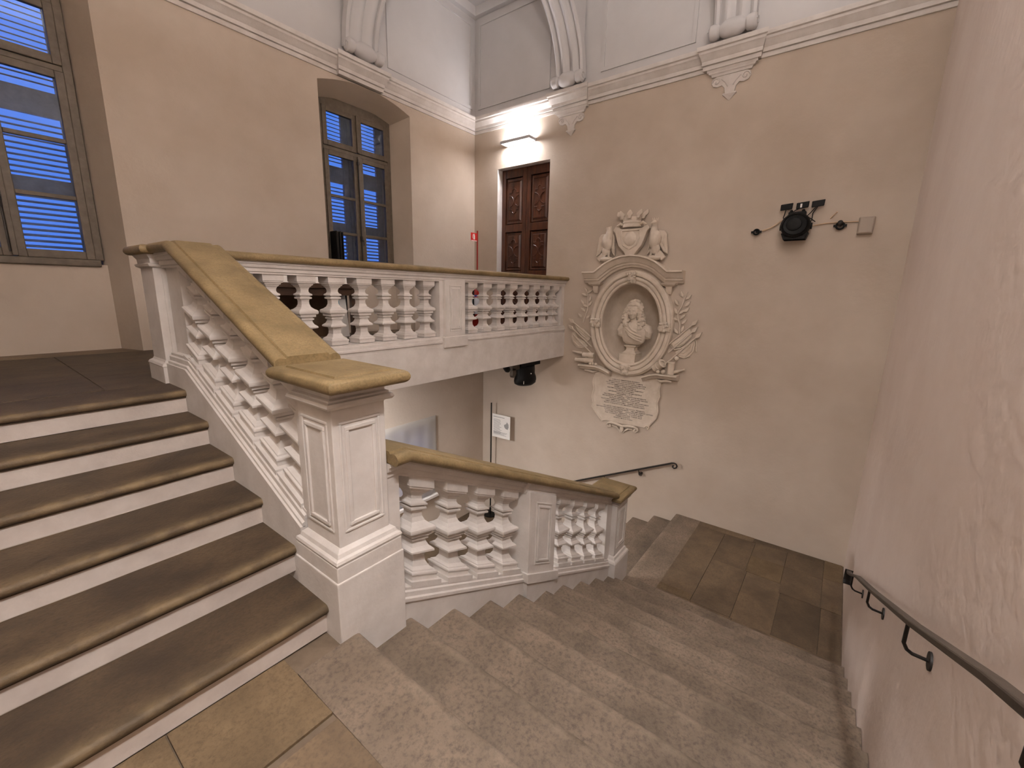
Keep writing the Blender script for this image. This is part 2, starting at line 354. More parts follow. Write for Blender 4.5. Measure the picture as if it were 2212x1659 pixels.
# ================================================================= windows
def casement(win, name, x0, x1, z0, z1, y, bars):
    c = MB(); s = .065
    c.box(x0, x0+s, y-.05, y, z0, z1).box(x1-s, x1, y-.05, y, z0, z1).box(x0+s, x1-s, y-.05, y, z0, z0+s*1.15).box(x0+s, x1-s, y-.05, y, z1-s, z1)
    fr = c.build(name, 'frame', win, bevel=.006)
    zs = [z0+s*1.15]+bars+[z1-s]
    for i in range(len(zs)-1):
        a = zs[i]+(.02 if i else 0); b = zs[i+1]-(.02 if i < len(zs)-2 else 0)
        MB().box(x0+s, x1-s, y-.026, y-.022, a, b).build('pane', 'glass', fr)
    for b in bars: MB().box(x0+s, x1-s, y-.045, y-.005, b-.02, b+.02).build('muntin', 'frame', fr, bevel=.006)
    return fr
slat_src = {}
def shutter(win, x0, x1, z0, z1, y, solid):
    fr = MB(); s = .095
    fr.box(x0, x0+s, y, y+.04, z0, z1).box(x1-s, x1, y, y+.04, z0, z1).box(x0+s, x1-s, y, y+.04, z0, z0+.07).box(x0+s, x1-s, y, y+.04, z1-.07, z1)
    for a, b in solid: fr.box(x0+s, x1-s, y+.004, y+.036, a, b)
    sh = fr.build('shutter', 'shutter', win)
    key = round(x1-x0, 3)
    z = z0+.095
    while z < z1-.08:
        if not any(a-.02 < z < b+.02 for a, b in solid):
            if key not in slat_src:
                h = (x1-x0)/2-s; t = math.radians(-24); c_, s_ = math.cos(t)*.020, math.sin(t)*.020
                mb = MB().loft([[(sx, -c_, s_-.005), (sx, -c_, s_+.005), (sx, c_, -s_+.005), (sx, c_, -s_-.005)] for sx in (-h, h)])
                o = mb.build('slat', 'shutter'); slat_src[key] = o; o.parent = sh; o.location = Vector(((x0+x1)/2, y+.02, z))-woff(sh)
            else:
                inst(slat_src[key], 'slat', sh, Vector(((x0+x1)/2, y+.02, z))-woff(sh))
        z += .052
    return sh
def window(n, xa, xb, fa, fb, label):
    win = empty('window_%d' % n, ((xa+xb)/2, YW+.3, ZU), label, kind='structure')
    yb = 4.575
    # reveal: splayed jambs, arched soffit, parapet
    front = archpoly(xa, xb, ZU, 4.20, 4.335); back = archpoly(fa-.03, fb+.03, ZU, 4.10, 4.19)
    vs = [(x, YW, z) for x, z in front]+[(x, yb+.06, z) for x, z in back]; m = len(front)
    MB().add(vs, [(i, (i+1) % m, (i+1) % m+m, i+m) for i in range(1, m)]).build('reveal', 'wall', win, smooth=35)
    MB().box(fa-.05, fb+.05, yb, yb+.14, ZU-.02, 1.755).build('parapet', 'wall', win)
    MB().box(xa, xb, YW, yb+.02, ZU-.03, ZU).build('recess_floor', 'slab', win)
    MB().box(fa, fb, yb-.03, yb+.10, 1.735, 1.80).build('sill', 'frame', win, bevel=.008)
    y = yb+.03
    mb = MB().box(fa-.03, fa+.035, y-.03, y+.06, 1.80, 4.19).box(fb-.035, fb+.03, y-.03, y+.06, 1.80, 4.19).box(fa+.035, fb-.035, y-.03, y+.06, 4.06, 4.19).box(fa+.035, fb-.035, y-.03, y+.06, 3.50, 3.55)
    mb.build('outer_frame', 'frame', win, bevel=.006)
    mid = (fa+fb)/2
    for x0, x1 in ((fa+.035, mid-.012), (mid+.012, fb-.035)):
        casement(win, 'casement', x0, x1, 3.552, 4.058, y+.005, [])
        casement(win, 'casement', x0, x1, 1.802, 3.498, y+.005, [2.378, 2.888])
    MB().box(mid-.02, mid+.02, y-.07, y-.04, 1.81, 3.50).box(mid-.016, mid+.016, y-.07, y-.04, 3.55, 4.06).build('meeting_bead', 'frame', win, bevel=.005)
    sm = MB().tube([(mid-.03, y-.085, z) for z in (1.84, 3.46)], .008, 6)
    sm.box(mid-.045, mid-.015, y-.095, y-.07, 2.28, 2.36).box(mid-.045, mid-.015, y-.095, y-.07, 3.38, 3.42).tube([(mid-.03, y-.09, 2.32), (mid-.03, y-.13, 2.30), (mid-.03, y-.13, 2.22)], .009, 6).build('espagnolette', 'iron', win)
    # outer reveal, closed at the sides, and the louvred shutters outside the glass
    MB().box(fa-.05, fa-.03, yb+.06, yb+.30, 1.7, 4.25).box(fb+.03, fb+.05, yb+.06, yb+.30, 1.7, 4.25).box(fa-.05, fb+.05, yb+.06, yb+.30, 4.19, 4.25).box(fa-.05, fb+.05, yb+.09, yb+.34, 1.70, 1.76).build('outer_reveal', 'wall', win)
    for x0, x1 in ((fa-.02, mid-.004), (mid+.004, fb+.02)):
        shutter(win, x0, x1, 1.77, 4.18, yb+.24, [(2.42, 2.56), (3.13, 3.36)])
    return win
window(1, -1.14, .36, -.955, .205, 'tall arched window with louvred shutters at the head of the upper flight')
window(2, 2.52, 4.02, 2.715, 3.865, 'tall arched window with louvred shutters behind the gallery')
# lower window behind a white voile
win3 = empty('window_3', (3.495, YL+.2, -2.1), 'arched lower window veiled by a white cloth', kind='structure')
bk = archpoly(2.95, 4.04, -2.05, -.86, -.74); m = len(W3)
MB().add([(x, YL, z) for x, z in W3]+[(x, YL+.32, z) for x, z in bk], [(i, (i+1) % m, (i+1) % m+m, i+m) for i in range(m)]).build('reveal', 'white', win3, smooth=35)
f = MB()
for a, b, c, d in ((2.95,3.03,-2.05,-.74),(3.96,4.04,-2.05,-.74),(3.46,3.53,-2.05,-.74),(3.03,3.96,-2.05,-1.97),(3.03,3.96,-1.5,-1.46),(3.03,3.96,-1.02,-.98),(3.03,3.96,-.85,-.74)): f.box(a, b, YL+.30, YL+.35, c, d)
f.build('casement', 'frame', win3)
MB().box(3.03, 3.96, YL+.325, YL+.328, -1.97, -.85).build('pane', 'glass', win3)
MB().box(2.70, 4.26, YL-.06, YL+.30, -2.16, -2.10).build('sill', 'white', win3, bevel=.01)
mb = MB(); nx, nz = 60, 10; vs = []
for i in range(nx+1):
    x = 2.70+1.515*i/nx
    for j in range(nz+1):
        z = -.61-1.46*j/nz; vs.append((x, YL-.022+.009*math.sin(x*23+.7*math.sin(z*3))*(.3+.7*j/nz)*(0.4+.6*(x-2.7)/1.5), z))
mb.add(vs, [(i*(nz+1)+j, (i+1)*(nz+1)+j, (i+1)*(nz+1)+j+1, i*(nz+1)+j+1) for i in range(nx) for j in range(nz)])
cl = mb.build('window_cloth', 'cloth', smooth=60); so = cl.modifiers.new('thick', 'SOLIDIFY'); so.thickness = .003
tag(cl, 'white translucent cloth hung over the lower arched window', 'curtain')

# ================================================================= door on the gallery
door = empty('door_1', (XB+.15, (DY0+DY1)/2, ZU), 'dark carved double door at the end of the gallery', kind='structure')
MB().add([(XB, DY0, ZU), (XB, DY1, ZU), (XB, DY1, DZ1), (XB, DY0, DZ1), (XB+.16, DY0, ZU), (XB+.16, DY1, ZU), (XB+.16, DY1, DZ1), (XB+.16, DY0, DZ1)],
         [(1,2,6,5),(2,3,7,6),(3,0,4,7),(0,1,5,4)]).build('reveal', 'white', door)
XD = XB+.13
MB().box(XD+.052, XD+.07, DY0-.05, DY1+.05, ZU-.05, DZ1+.05).build('light_stop', 'wood', door)  # added backing, stops blue sky light leaking through the door joints
for k, (ya, yb) in enumerate(((DY0+.004, (DY0+DY1)/2-.003), ((DY0+DY1)/2+.003, DY1-.004))):
    lf = MB(); s = .085
    z0, z1 = ZU+.01, DZ1-.004; rails = [(z0, z0+.18), (1.83, 1.95), (2.63, 2.76), (z1-.14, z1)]
    lf.box(XD, XD+.05, ya, ya+s, z0, z1).box(XD, XD+.05, yb-s, yb, z0, z1)
    for a, b in rails: lf.box(XD, XD+.05, ya+s, yb-s, a, b)
    leaf = lf.build('door_leaf', 'wood', door, bevel=.005)
    for a, b in ((rails[0][1], rails[1][0]), (rails[1][1], rails[2][0]), (rails[2][1], rails[3][0])):
        yc, zc = (ya+yb)/2, (a+b)/2; hw = (yb-ya)/2-s; hh = (b-a)/2
        p = MB().loft([[(XD+d, yc-hw*u_-e*0, zc-hh*v_) , (XD+d, yc+hw*u_, zc-hh*v_), (XD+d, yc+hw*u_, zc+hh*v_), (XD+d, yc-hw*u_, zc+hh*v_)] for d, u_, v_, e in ((.045,1,1,0),(.045,.93,.96,0),(.02,.92,.955,0),(.03,.80,.86,0),(.006,.66,.80,0))])
        p.build('door_panel', 'wood', leaf, bevel=.003)
        def arc(cy, cz, r, a0, a1, n=10): return [(XD+.003, cy+r*math.cos(math.radians(a0+(a1-a0)*i/n)), cz+r*math.sin(math.radians(a0+(a1-a0)*i/n))) for i in range(n+1)]
        rw = hw*.56; mo = MB()
        for sg in (-1, 1):
            mo.tube(arc(yc+sg*rw*1.0, zc, rw*.88, 90 if sg < 0 else 90, -90 if sg < 0 else 270), .009, 6)
            mo.tube([(XD+.003, yc+t*rw, zc+sg*rw*1.35) for t in (-.95, -.42)], .009, 6).tube([(XD+.003, yc+t*rw, zc+sg*rw*1.35) for t in (.42, .95)], .009, 6)
            mo.tube(arc(yc, zc+sg*rw*1.55, rw*.42, -20 if sg > 0 else 200, 200 if sg > 0 else 340), .009, 6)
            mo.tube([(XD+.003, yc, zc+sg*rw*1.95), (XD+.003, yc, zc+sg*rw*2.5)], .006, 6)
        mo.build('carved_moulding', 'wood', leaf, smooth=50)
# ================================================================= stairs and landings
def bullnose(x_front, z, th, r, back, sgn=1):            # profile (u,z) of a tread, nose pointing to -u
    pts = [(back, z), (x_front+.09, z), (x_front+.04, z)]
    for i in range(7):
        a = PI/2+PI*i/6; pts.append((x_front+r+r*math.cos(a), z-r+r*math.sin(a)))
    pts += [(x_front+.02, z-2*r), (x_front+.02, z-th), (back, z-th)]
    return pts
# upper flight (rises towards the window wall)
up = empty('staircase', (-1.0, Y0, 0), 'upper flight of six brown stone treads with white painted risers', 'staircase')
for k in range(6):
    y = Y0+k*T2; z = (k+1)*H2; xr = XS if k else 0.0
    back = y+T2+.03 if k < 5 else y+.38
    pr = bullnose(y, z, .052, .022, back)
    rs = []
    for i in range(13):                                   # slightly worn, uneven edge
        x = XN+.002+(xr-XN-.002)*i/12; dz = -.004*math.sin(PI*i/12)+random.uniform(-.0012, .0012)
        rs.append([(x, u, zz+dz) for u, zz in pr])
    MB().loft(rs).build('tread', 'tread', up, smooth=40, wear=[0,0,.5,.8,1,1,1,1,.8,.4,0,0,0])
    MB().box(XN+.004, xr, y+.028, y+.06, z-H2, z-.05).build('riser', 'riser', up)
# middle flight (descends towards the back wall): solid stone steps
dn = empty('staircase', (X0, -1.0, -1.7), 'middle flight of worn grey stone steps going down beside the right wall', 'staircase')
for k in range(0, 11):
    xn = X0+k*T; z = -k*H; a = xn-T-.03 if k else -.2
    ye = YP if k else 0.0
    pr = [(a, z), (xn-.075, z), (xn-.030, z), (xn-.013, z-.003), (xn-.003, z-.010), (xn, z-.022), (xn, z-H-.05), (a, z-H-.05)]
    n = 16; rs = []
    for i in range(n+1):
        y = YR+.002+(ye-YR-.002)*i/n; dz = -.007*math.sin(PI*i/n)+random.uniform(-.0015, .0015); dx = random.uniform(-.004, .004)
        rs.append([(u+(dx if 1 < j < 7 else 0), y, zz+(dz if j < 6 else 0)) for j, (u, zz) in enumerate(pr)])
    MB().loft(rs).build('step', 'step', dn, smooth=40, wear=[0,0,.75,1,1,.5,0,0])
# lowest flight, along the back wall
XF = X0+10*T
lo = empty('staircase', (4.5, Y3, ZC), 'lowest flight of grey stone steps along the back wall below the monument', 'staircase')
for k in range(0, 8):
    yn = Y3+k*T3; z = ZB-k*H3
    pr = [(yn-T3-.03 if k else yn-.36, z), (yn-.075, z), (yn-.03, z), (yn-.006, z-.005), (yn, z-.016), (yn, z-H3-.05), (yn-T3-.03 if k else yn-.36, z-H3-.05)]
    MB().sweep_x(pr, [XF-.01+(XB-XF+.006)*i/6 for i in range(7)]).build('step', 'step', lo, smooth=40, wear=[0,0,.75,1,.8,0,0])
MB().prism([(Y3, ZB-.02), (Y3+8*T3, ZC-.02), (Y3+8*T3, ZC-.3), (Y3, ZB-.3)], 'x', XF-.16, XF-.01).build('string', 'white', lo)
# landings: mortar bed with stone slabs
def slabs(fl, rects, z, mats=None, th=.03, gap=.0022):
    for i, r in enumerate(rects):
        x0, x1, y0, y1 = r[:4]; m = r[4] if len(r) > 4 else 'slab'; dz = random.uniform(-.002, .002)
        n = 6; g = gap
        MB().box(x0+g, x1-g, y0+g, y1-g, z-th, z+dz).build('paving_slab', m, fl, bevel=.002)
fa = MB().box(XN, X0-.01, YR, Y0+.06, -.25, -.012).build('floor', 'mortar'); tag(fa, 'stone paved landing in the foreground', kind='structure')
slabs(fa, [(-2.14,-.615,-.30,.118,'slab_ochre'), (-.615,-.2,-.27,.118,'slab_ochre'), (-2.14,-1.25,-1.15,-.30,'slab'), (-1.25,-.2,-.80,-.30,'slab'), (-1.25,-.2,-1.4,-.80,'slab_ochre'), (-2.14,-1.25,-2.0,-1.15,'slab_ochre'), (-1.25,-.2,-2.0,-1.4,'slab')], 0.)
fb = MB().box(XF-.05, XB, YR, Y3, ZB-.3, ZB-.012).build('floor_lower_landing', 'mortar'); tag(fb, 'lower landing of dark stone slabs', kind='structure')
slabs(fb, [(3.435,3.64,YR+.01,-1.1), (3.435,3.64,-1.1,-.69), (3.64,3.76,-.68,-.31,'slab_ochre'), (3.435,3.64,-.69,-.31),
           (3.64,4.62,-1.08,-.68), (3.76,5.38,-.68,-.31), (4.62,5.38,-1.06,-.68), (3.64,4.615,-1.45,-1.08), (3.64,4.42,-1.83,-1.45), (3.64,4.42,YR+.01,-1.83),
           (4.615,5.02,-1.43,-1.06,'slab_ochre'), (4.42,5.02,-1.82,-1.43), (5.02,5.40,-1.43,-1.06), (5.02,5.40,-1.82,-1.43), (4.42,5.06,YR+.01,-1.82), (5.06,5.51,YR+.01,-1.82,'slab_ochre'),
           (5.40,5.51,-1.82,-1.03), (5.38,5.51,-1.03,-.31)], ZB)
fu = MB().box(.40, XB, 2.18, YW, .52, ZU-.012).box(XN, .40, Y0+5*T2+.33, YW, .52, ZU-.012).box(XN, .04, Y0+5*T2+.05, Y0+5*T2+.33, .52, ZU-.06).build('floor_upper_landing', 'mortar'); tag(fu, 'upper landing and gallery floor of brown stone', kind='structure')
x = XN; rects = []
while x < XB-.2:
    x1 = min(XB, x+random.uniform(.75, 1.0))
    if XB-x1 < .3: x1 = XB
    ys = [2.18, 2.86+random.uniform(-.1,.1), 3.55+random.uniform(-.1,.1), YW]
    for a, b in zip(ys[:-1], ys[1:]): rects.append((x, x1, a, b, 'tread'))
    x = x1
slabs(fu, rects, ZU)
fc = MB().box(1.2, XB, Y3+7*T3, YL, ZC-.2, ZC).build('floor_lowest_landing', 'tread'); tag(fc, 'lowest landing below the veiled window', kind='structure')

# ================================================================= balustrades
#   baluster outline: (half width in abacus halves, height fraction from the top)
BP = [(1.0,0),(1.0,.085),(.94,.09),(.93,.105),(.80,.112),(.76,.130),(.66,.137),(.62,.150),(.50,.165),(.43,.190),(.42,.218),(.50,.240),(.67,.254),(.68,.262),(.68,.272),(.48,.281),(.48,.289),(.62,.295),(.63,.303),(.62,.318),
      (.44,.326),(.40,.355),(.42,.395),(.54,.435),(.76,.462),(.94,.474),(1.04,.488),(1.05,.505),(1.03,.522),(.96,.533),(.84,.537),(.83,.570),(.60,.577),(.58,.588),(.68,.594),(.68,.612),(.54,.622),(.56,.645),(.68,.678),(.86,.697),(.95,.709),(.95,.727),(.78,.735),(.52,.742),(.47,.785),(.50,.835),(.66,.880),(.92,.902),(.94,.915),(1.06,.922),(1.08,.935),(1.06,.950),(1.02,.954),(1.02,1.0)]
AB = .0875
def baluster_mesh(name, m, h, shear=None):
    prof = [(a*AB*.97, h*(1-t)) for a, t in reversed(BP)]
    sh = shear if shear else (lambda x, y, z: 0.)
    o = MB().square_lathe(prof, 0, 0, sh).build(name, m); return o
def rake_mix(s, mid):                                     # mouldings follow the slope at the ends, flatter in the middle
    return lambda H_: (lambda x, y, z: 0)
CW = .185
def coping_prof(c, half, z, th=.062):
    r = th/2; pts = []
    for sg in (1, -1):
        seq = [(half-.075, z), (half-.066, z-.002), (half-.060, z-.012)]
        seq += [(half-r+r*math.cos(a)*1.0, z-.006-r+r*math.sin(a)) for a in [math.radians(100-20*i) for i in range(10)]]
        seq += [(half-.05, z-th-.002)]
        seq = [(c+sg*a, b) for a, b in seq]
        pts += seq if sg > 0 else list(reversed(seq))
    return pts
def rail_prof(c, z, hw=.115):                            # white mouldings below the coping
    half = [(hw+.012, z), (hw+.012, z-.022), (hw+.002, z-.028), (hw-.004, z-.05), (hw-.018, z-.056), (hw-.018, z-.082), (hw-.028, z-.088), (hw-.028, z-.10)]
    return [(c+a, b) for a, b in half]+[(c-a, b) for a, b in reversed(half)]
def plinth_prof(c, z0, zl, hw=.115):                     # zl: top of plain string, z0: top of plinth
    half = [(hw-.012, z0), (hw-.012, z0-.016), (hw, z0-.022), (hw, z0-.05), (hw+.012, z0-.056), (hw+.012, z0-.075), (hw-.002, z0-.078), (hw-.002, zl)]
    return [(c+a, b) for a, b in half]+[(c-a, b) for a, b in reversed(half)]
def panel(mb_parent, face, a0, a1, z0, z1, p, shear=lambda t: 0., name='panel_frame', m='white'):
    """raised moulding frame round a sunk panel on a pier face; face '-y' at y=p or '-x' at x=p"""
    fr = MB(); w_ = .016
    def pt(t, z, d): return (t, p-d, z+shear(t)) if face == '-y' else (p-d, t, z+shear(t))
    def bar(t0, t1, za, zb, d):
        vs = [pt(t0, za, d), pt(t1, za, d), pt(t1, zb, d), pt(t0, zb, d), pt(t0, za, -.002), pt(t1, za, -.002), pt(t1, zb, -.002), pt(t0, zb, -.002)]
        fr.add(vs, [(0,1,2,3),(4,7,6,5),(0,4,5,1),(1,5,6,2),(2,6,7,3),(3,7,4,0)])
    for ins, ww, d in ((0, .012, .006), (.026, .018, .009)):
        A0, A1, Z0, Z1 = a0+ins, a1-ins, z0+ins, z1-ins
        bar(A0, A1, Z1-ww, Z1, d); bar(A0, A1, Z0, Z0+ww, d); bar(A0, A0+ww, Z0+ww, Z1-ww, d); bar(A1-ww, A1, Z0+ww, Z1-ww, d)
    return fr.build(name, m, mb_parent, bevel=.003)

# ---- big newel between the two flights
nw = empty('newel_post', (.18, .18, 0), 'large white panelled newel post with sandstone cap at the turn of the stairs', 'newel post', 'white newel posts')
WN, WY = .361, .369
MB().box(0, WN, 0, WY, -H-.02, .2978).build('base_block', 'white', nw, bevel=.005)
MB().box(.006, WN-.006, .006, WY-.006, .29, .372).build('plinth', 'white', nw, bevel=.005)
def cyma(x0, x1, y0, y1, zs):                             # stacked rectangular mouldings (inset, z)
    mb = MB(); mb.loft([[(x0+i, y0+i, z), (x1-i, y0+i, z), (x1-i, y1-i, z), (x0+i, y1-i, z)] for i, z in zs]); return mb
cyma(0, WN, 0, WY, [(.008,.372),(.004,.384),(.008,.396),(.02,.402),(.026,.42),(.04,.432),(.046,.437)]).build('base_moulding', 'white', nw)
MB().box(.048, .313, .044, .325, .43, 1.075).build('shaft', 'white', nw, bevel=.004)
panel(nw, '-y', .078, .283, .50, 1.015, .044); panel(nw, '-x', .078, .293, .50, 1.015, .048)
cyma(.048, .313, .044, .325, [(.0,1.068),(-.004,1.072),(-.026,1.078),(-.034,1.090),(-.030,1.104),(-.016,1.108),(-.016,1.116),(-.002,1.122),(-.006,1.15),(-.016,1.170)]).build('necking', 'white', nw)
cap = MB(); x0, x1, y0, y1 = -.028, .365, -.088, .435; rr = .030
def slabcap(x0, x1, y0, y1, z, th=.06):
    mb = MB(); r = th/2; lay = [(.06, z-th-.002)]+[(r-r*math.cos(a), z-.005-r+r*math.sin(a)) for a in [math.radians(-90+20*i) for i in range(10)]]+[(.062, z-.008), (.066, z), (.085, z+.001)]
    mb.loft([[(x0+i, y0+i, zz), (x1-i, y0+i, zz), (x1-i, y1-i, zz), (x0+i, y1-i, zz)] for i, zz in lay]); return mb
slabcap(x0, x1, y0, y1, 1.226).build('cap', 'coping', nw, smooth=50)

# ---- upper balustrade (raking, then a short level piece at the top)
YK = 1.77                                                # where the slope turns level
def zu(y): return SU*min(y, YK)
bu = empty('balustrade', (.17, 1.1, .3), 'white raking balustrade with sandstone rail beside the upper flight', 'balustrade')
cX = .172; ys = [.36, YK, 2.16]
MB().sweep_y(coping_prof(cX, .165, 1.072), [.425, YK, 2.11], zu).build('coping', 'coping', bu, smooth=40)
MB().sweep_y(rail_prof(cX, 1.012), [.342, YK, 2.15], zu).build('hand_rail_moulding', 'white', bu)
MB().sweep_y(plinth_prof(cX, .335, .262), [.37, YK, 2.14], zu).build('plinth_moulding', 'white', bu)
MB().prism([(.37, -.1), (YK+.37, ZU-.3), (YK+.37, .262+zu(9)), (YK, .262+zu(YK)), (.37, .262+zu(.37))], 'x', XS, .306).build('string', 'white', bu)
hb = .925-.345
def shU(x, y, z):
    t = z/hb; k = 1-.3*math.sin(PI*max(0., min(1., t)))**2
    return SU*y*k
bsrc = baluster_mesh('baluster', 'white', hb, shU); bsrc.parent = bu
yy = [.515+.2475*i for i in range(5)]+[1.755]
for i, y in enumerate(yy):
    loc = Vector((cX, y, .345+zu(y)))-woff(bu)
    if i == 0: bsrc.location = loc
    else: inst(bsrc, 'baluster', bu, loc)
    yb0 = y-.108; yb1 = y+.108
    MB().loft([[(cX+sx*.108, t, zz+zu(t)) for sx, zz in ((-1,.32),(1,.32),(1,.347),(-1,.347))] for t in (yb0, yb1)]).build('pad', 'white', bu)
MB().box(cX-.06, cX+.06, 1.905, 2.16, .335+zu(9), .915+zu(9)).build('end_pilaster', 'white', bu)
MB().prism([(.327, .335+zu(.327)), (.395, .335+zu(.395)), (.395, .915+zu(.395)), (.327, .915+zu(.327))], 'x', cX-.10, cX+.10).build('end_pilaster', 'white', bu)

# ---- newel where the upper flight meets the gallery
nt_ = empty('newel_post', (.21, 2.4, ZU), 'white newel post where the upper flight meets the gallery', 'newel post', 'white newel posts')
MB().box(.012, .42, 2.14, 2.475, .60, 1.0).build('base_block', 'white', nt_, bevel=.004)
cyma(.012, .42, 2.14, 2.475, [(.0,1.0),(-.004,1.01),(.004,1.025),(.02,1.035),(.028,1.05)]).build('base_moulding', 'white', nt_)
MB().box(.04, .40, 2.165, 2.45, 1.04, 1.70).build('shaft', 'white', nt_, bevel=.004)
MB().box(.085, .10, 2.158, 2.166, 1.10, 1.64).build('edge_bead', 'white', nt_)
cyma(.04, .40, 2.165, 2.45, [(.0,1.68),(-.02,1.69),(-.026,1.705),(-.01,1.712),(-.012,1.74),(-.03,1.768),(-.036,1.775)]).build('necking', 'white', nt_)
slabcap(-.03, .46, 2.10, 2.51, 1.832).build('cap', 'coping', nt_, smooth=50)

# ---- middle balustrade (descending)
def zl(x): return -SL*x
bl = empty('balustrade', (1.6, .15, -1.0), 'white raking balustrade with sandstone rail beside the middle flight', 'balustrade')
cY = .150
def zc_(x): return -SL*max(x, .40)                        # short level start against the newel
MB().sweep_x(coping_prof(cY, .188, 1.005), [.316, .40, 3.02], zc_).build('coping', 'coping', bl, smooth=40)
MB().sweep_x(rail_prof(cY, .945), [.316, .40, 3.055], zc_).build('hand_rail_moulding', 'white', bl)
MB().sweep_x(plinth_prof(cY, .215, .136), [.362, 3.05], zl).build('plinth_moulding', 'white', bl)
MB().prism([(.362, -.40), (3.045, -1.62), (3.045, .137+zl(3.045)), (.362, .137+zl(.362))], 'y', YP, .265).build('string', 'white', bl)
hl = .847-.24
def shL(x, y, z):
    t = z/hl; k = 1-.5*math.sin(PI*max(0., min(1., t)))**2
    return -SL*x*k
lsrc = baluster_mesh('baluster', 'white', hl, shL); lsrc.parent = bl
xs_ = [.545, .812, 1.072, 1.335, 2.10, 2.345, 2.59, 2.835]
for i, x in enumerate(xs_):
    loc = Vector((x, cY, .24+zl(x)))-woff(bl)
    if i == 0: lsrc.location = loc
    else: inst(lsrc, 'baluster', bl, loc)
    MB().loft([[(t, cY+sy*.106, zz+zl(t)) for sy, zz in ((-1,.205),(1,.205),(1,.242),(-1,.242))] for t in (x-.106, x+.106)]).build('pad', 'white', bl)
# middle pier
px0, px1 = 1.475, 1.845
def rake_block(x0, x1, y0, y1, z0, z1): return MB().prism([(x0, z0+zl(x0)), (x1, z0+zl(x1)), (x1, z1+zl(x1)), (x0, z1+zl(x0))], 'y', y0, y1)
pier = rake_block(px0, px1, .004, .296, .20, .87).build('pier', 'white', bl, bevel=.004)
panel(pier, '-y', px0+.085, px1-.065, .285, .80, .004, zl)
rake_block(px0-.02, px1+.06, -.012, .30, .135, .215).build('pier_plinth', 'white', bl, bevel=.006)
rake_block(px0-.006, px1+.03, .004, .296, -.28, .14).build('pier_base', 'white', bl)
MB().sweep_x([(a-.028 if a < cY else a+.028, b) for a, b in rail_prof(cY, .947)], [px0-.01, px1+.02], zl).build('pier_necking', 'white', bl)
rake_block(.313, .39, .06, .24, .20, .85).build('end_pilaster', 'white', bl)
rake_block(2.965, 3.084, .06, .24, .20, .85).build('end_pilaster', 'white', bl)

# ---- lower newel
nl = empty('newel_post', (3.2, .14, ZB), 'small white newel post with flat sandstone cap at the lower landing', 'newel post', 'white newel posts')
MB().box(3.045, 3.40, -.035, .325, -1.86, -1.245).build('base_block', 'white', nl, bevel=.005)
cyma(3.045, 3.40, -.035, .325, [(.0,-1.245),(-.003,-1.235),(.004,-1.215),(.02,-1.20),(.028,-1.175),(.042,-1.165)]).build('base_moulding', 'white', nl)
MB().box(3.085, 3.36, .003, .288, -1.17, -.57).build('shaft', 'white', nl, bevel=.004)
panel(nl, '-y', 3.125, 3.325, -1.09, -.63, .003)
cyma(3.085, 3.36, .003, .288, [(.0,-.59),(-.02,-.575),(-.026,-.56),(-.01,-.55),(-.012,-.535),(-.034,-.515)]).build('necking', 'white', nl)
slabcap(3.0, 3.42, -.065, .345, -.452).build('cap', 'coping', nl, smooth=50)

# ---- gallery balustrade
gb = empty('balustrade', (3.0, 2.29, ZU), 'level white balustrade with sandstone rail along the gallery', 'balustrade')
cG = 2.29
MB().sweep_x(coping_prof(cG, .175, 1.832), [.38, 3.0, XB]).build('coping', 'coping', gb, smooth=40)
MB().sweep_x(rail_prof(cG, 1.772, .125), [.40, XB-.0]).build('hand_rail_moulding', 'white', gb)
MB().sweep_x(plinth_prof(cG, 1.035, .915, .125), [.41, XB]).build('plinth_moulding', 'white', gb)
MB().box(.42, XB, 2.158, 2.43, .515, .918).build('fascia', 'white', gb)
hg = 1.675-1.04
gsrc = baluster_mesh('baluster', 'white', hg); gsrc.parent = gb
gx = [.56, .84, 1.12, 1.405, 1.70, 1.978, 2.258, 2.536]+[3.27+.287*i for i in range(8)]
for i, x in enumerate(gx):
    loc = Vector((x, cG, 1.04))-woff(gb)
    if i == 0: gsrc.location = loc
    else: inst(gsrc, 'baluster', gb, loc)
MB().box(5.43, XB, cG-.09, cG+.09, 1.03, 1.69).build('end_pilaster', 'white', gb)
pier = MB().box(2.735, 3.065, 2.145, 2.435, 1.02, 1.69).build('pier', 'white', gb, bevel=.003)
MB().box(2.68, 3.10, cG-.10, cG+.10, 1.02, 1.69).build('end_pilaster', 'white', gb)
panel(pier, '-y', 2.80, 3.00, 1.09, 1.63, 2.145)
MB().box(2.70, 3.10, 2.128, 2.45, .90, 1.03).build('pier_plinth', 'white', gb, bevel=.008)
# ================================================================= wall monument
mo = empty('wall_monument', (XB, 1.0, .3), 'pale stucco wall monument with oval niche, crowned shield, two eagles and inscription', 'monument')
def ring(cy, cz, a, b, prof, name, m='stucco', n=96, par=mo):   # prof: closed [(outward offset, projection)]
    rings = []
    for i in range(n):
        t = 2*PI*i/n; c, s = math.cos(t), math.sin(t); nx, nz = c/a, s/b; L = math.hypot(nx, nz); nx /= L; nz /= L
        rings.append([(XB-d, cy+a*c+nx*o, cz+b*s+nz*o) for o, d in prof])
    k = len(prof); mb = MB(); vs = [p for r in rings for p in r]
    mb.add(vs, [(i*k+j, i*k+(j+1) % k, ((i+1) % n)*k+(j+1) % k, ((i+1) % n)*k+j) for i in range(n) for j in range(k)])
    return mb.build(name, m, par, smooth=35)
niche = MB(); rg = []
for d, q in ((0,1),(.10,1),(.20,.97),(.28,.90),(.33,.76),(.36,.5),(.37,.2),(.372,.001)):
    rg.append([(XB+d, NIY+NIA*q*math.cos(2*PI*i/72), NIZ+NIB*q*math.sin(2*PI*i/72)) for i in range(72)])
niche.loft(rg, cap=False).build('niche_bowl', 'stucco', mo, smooth=60)
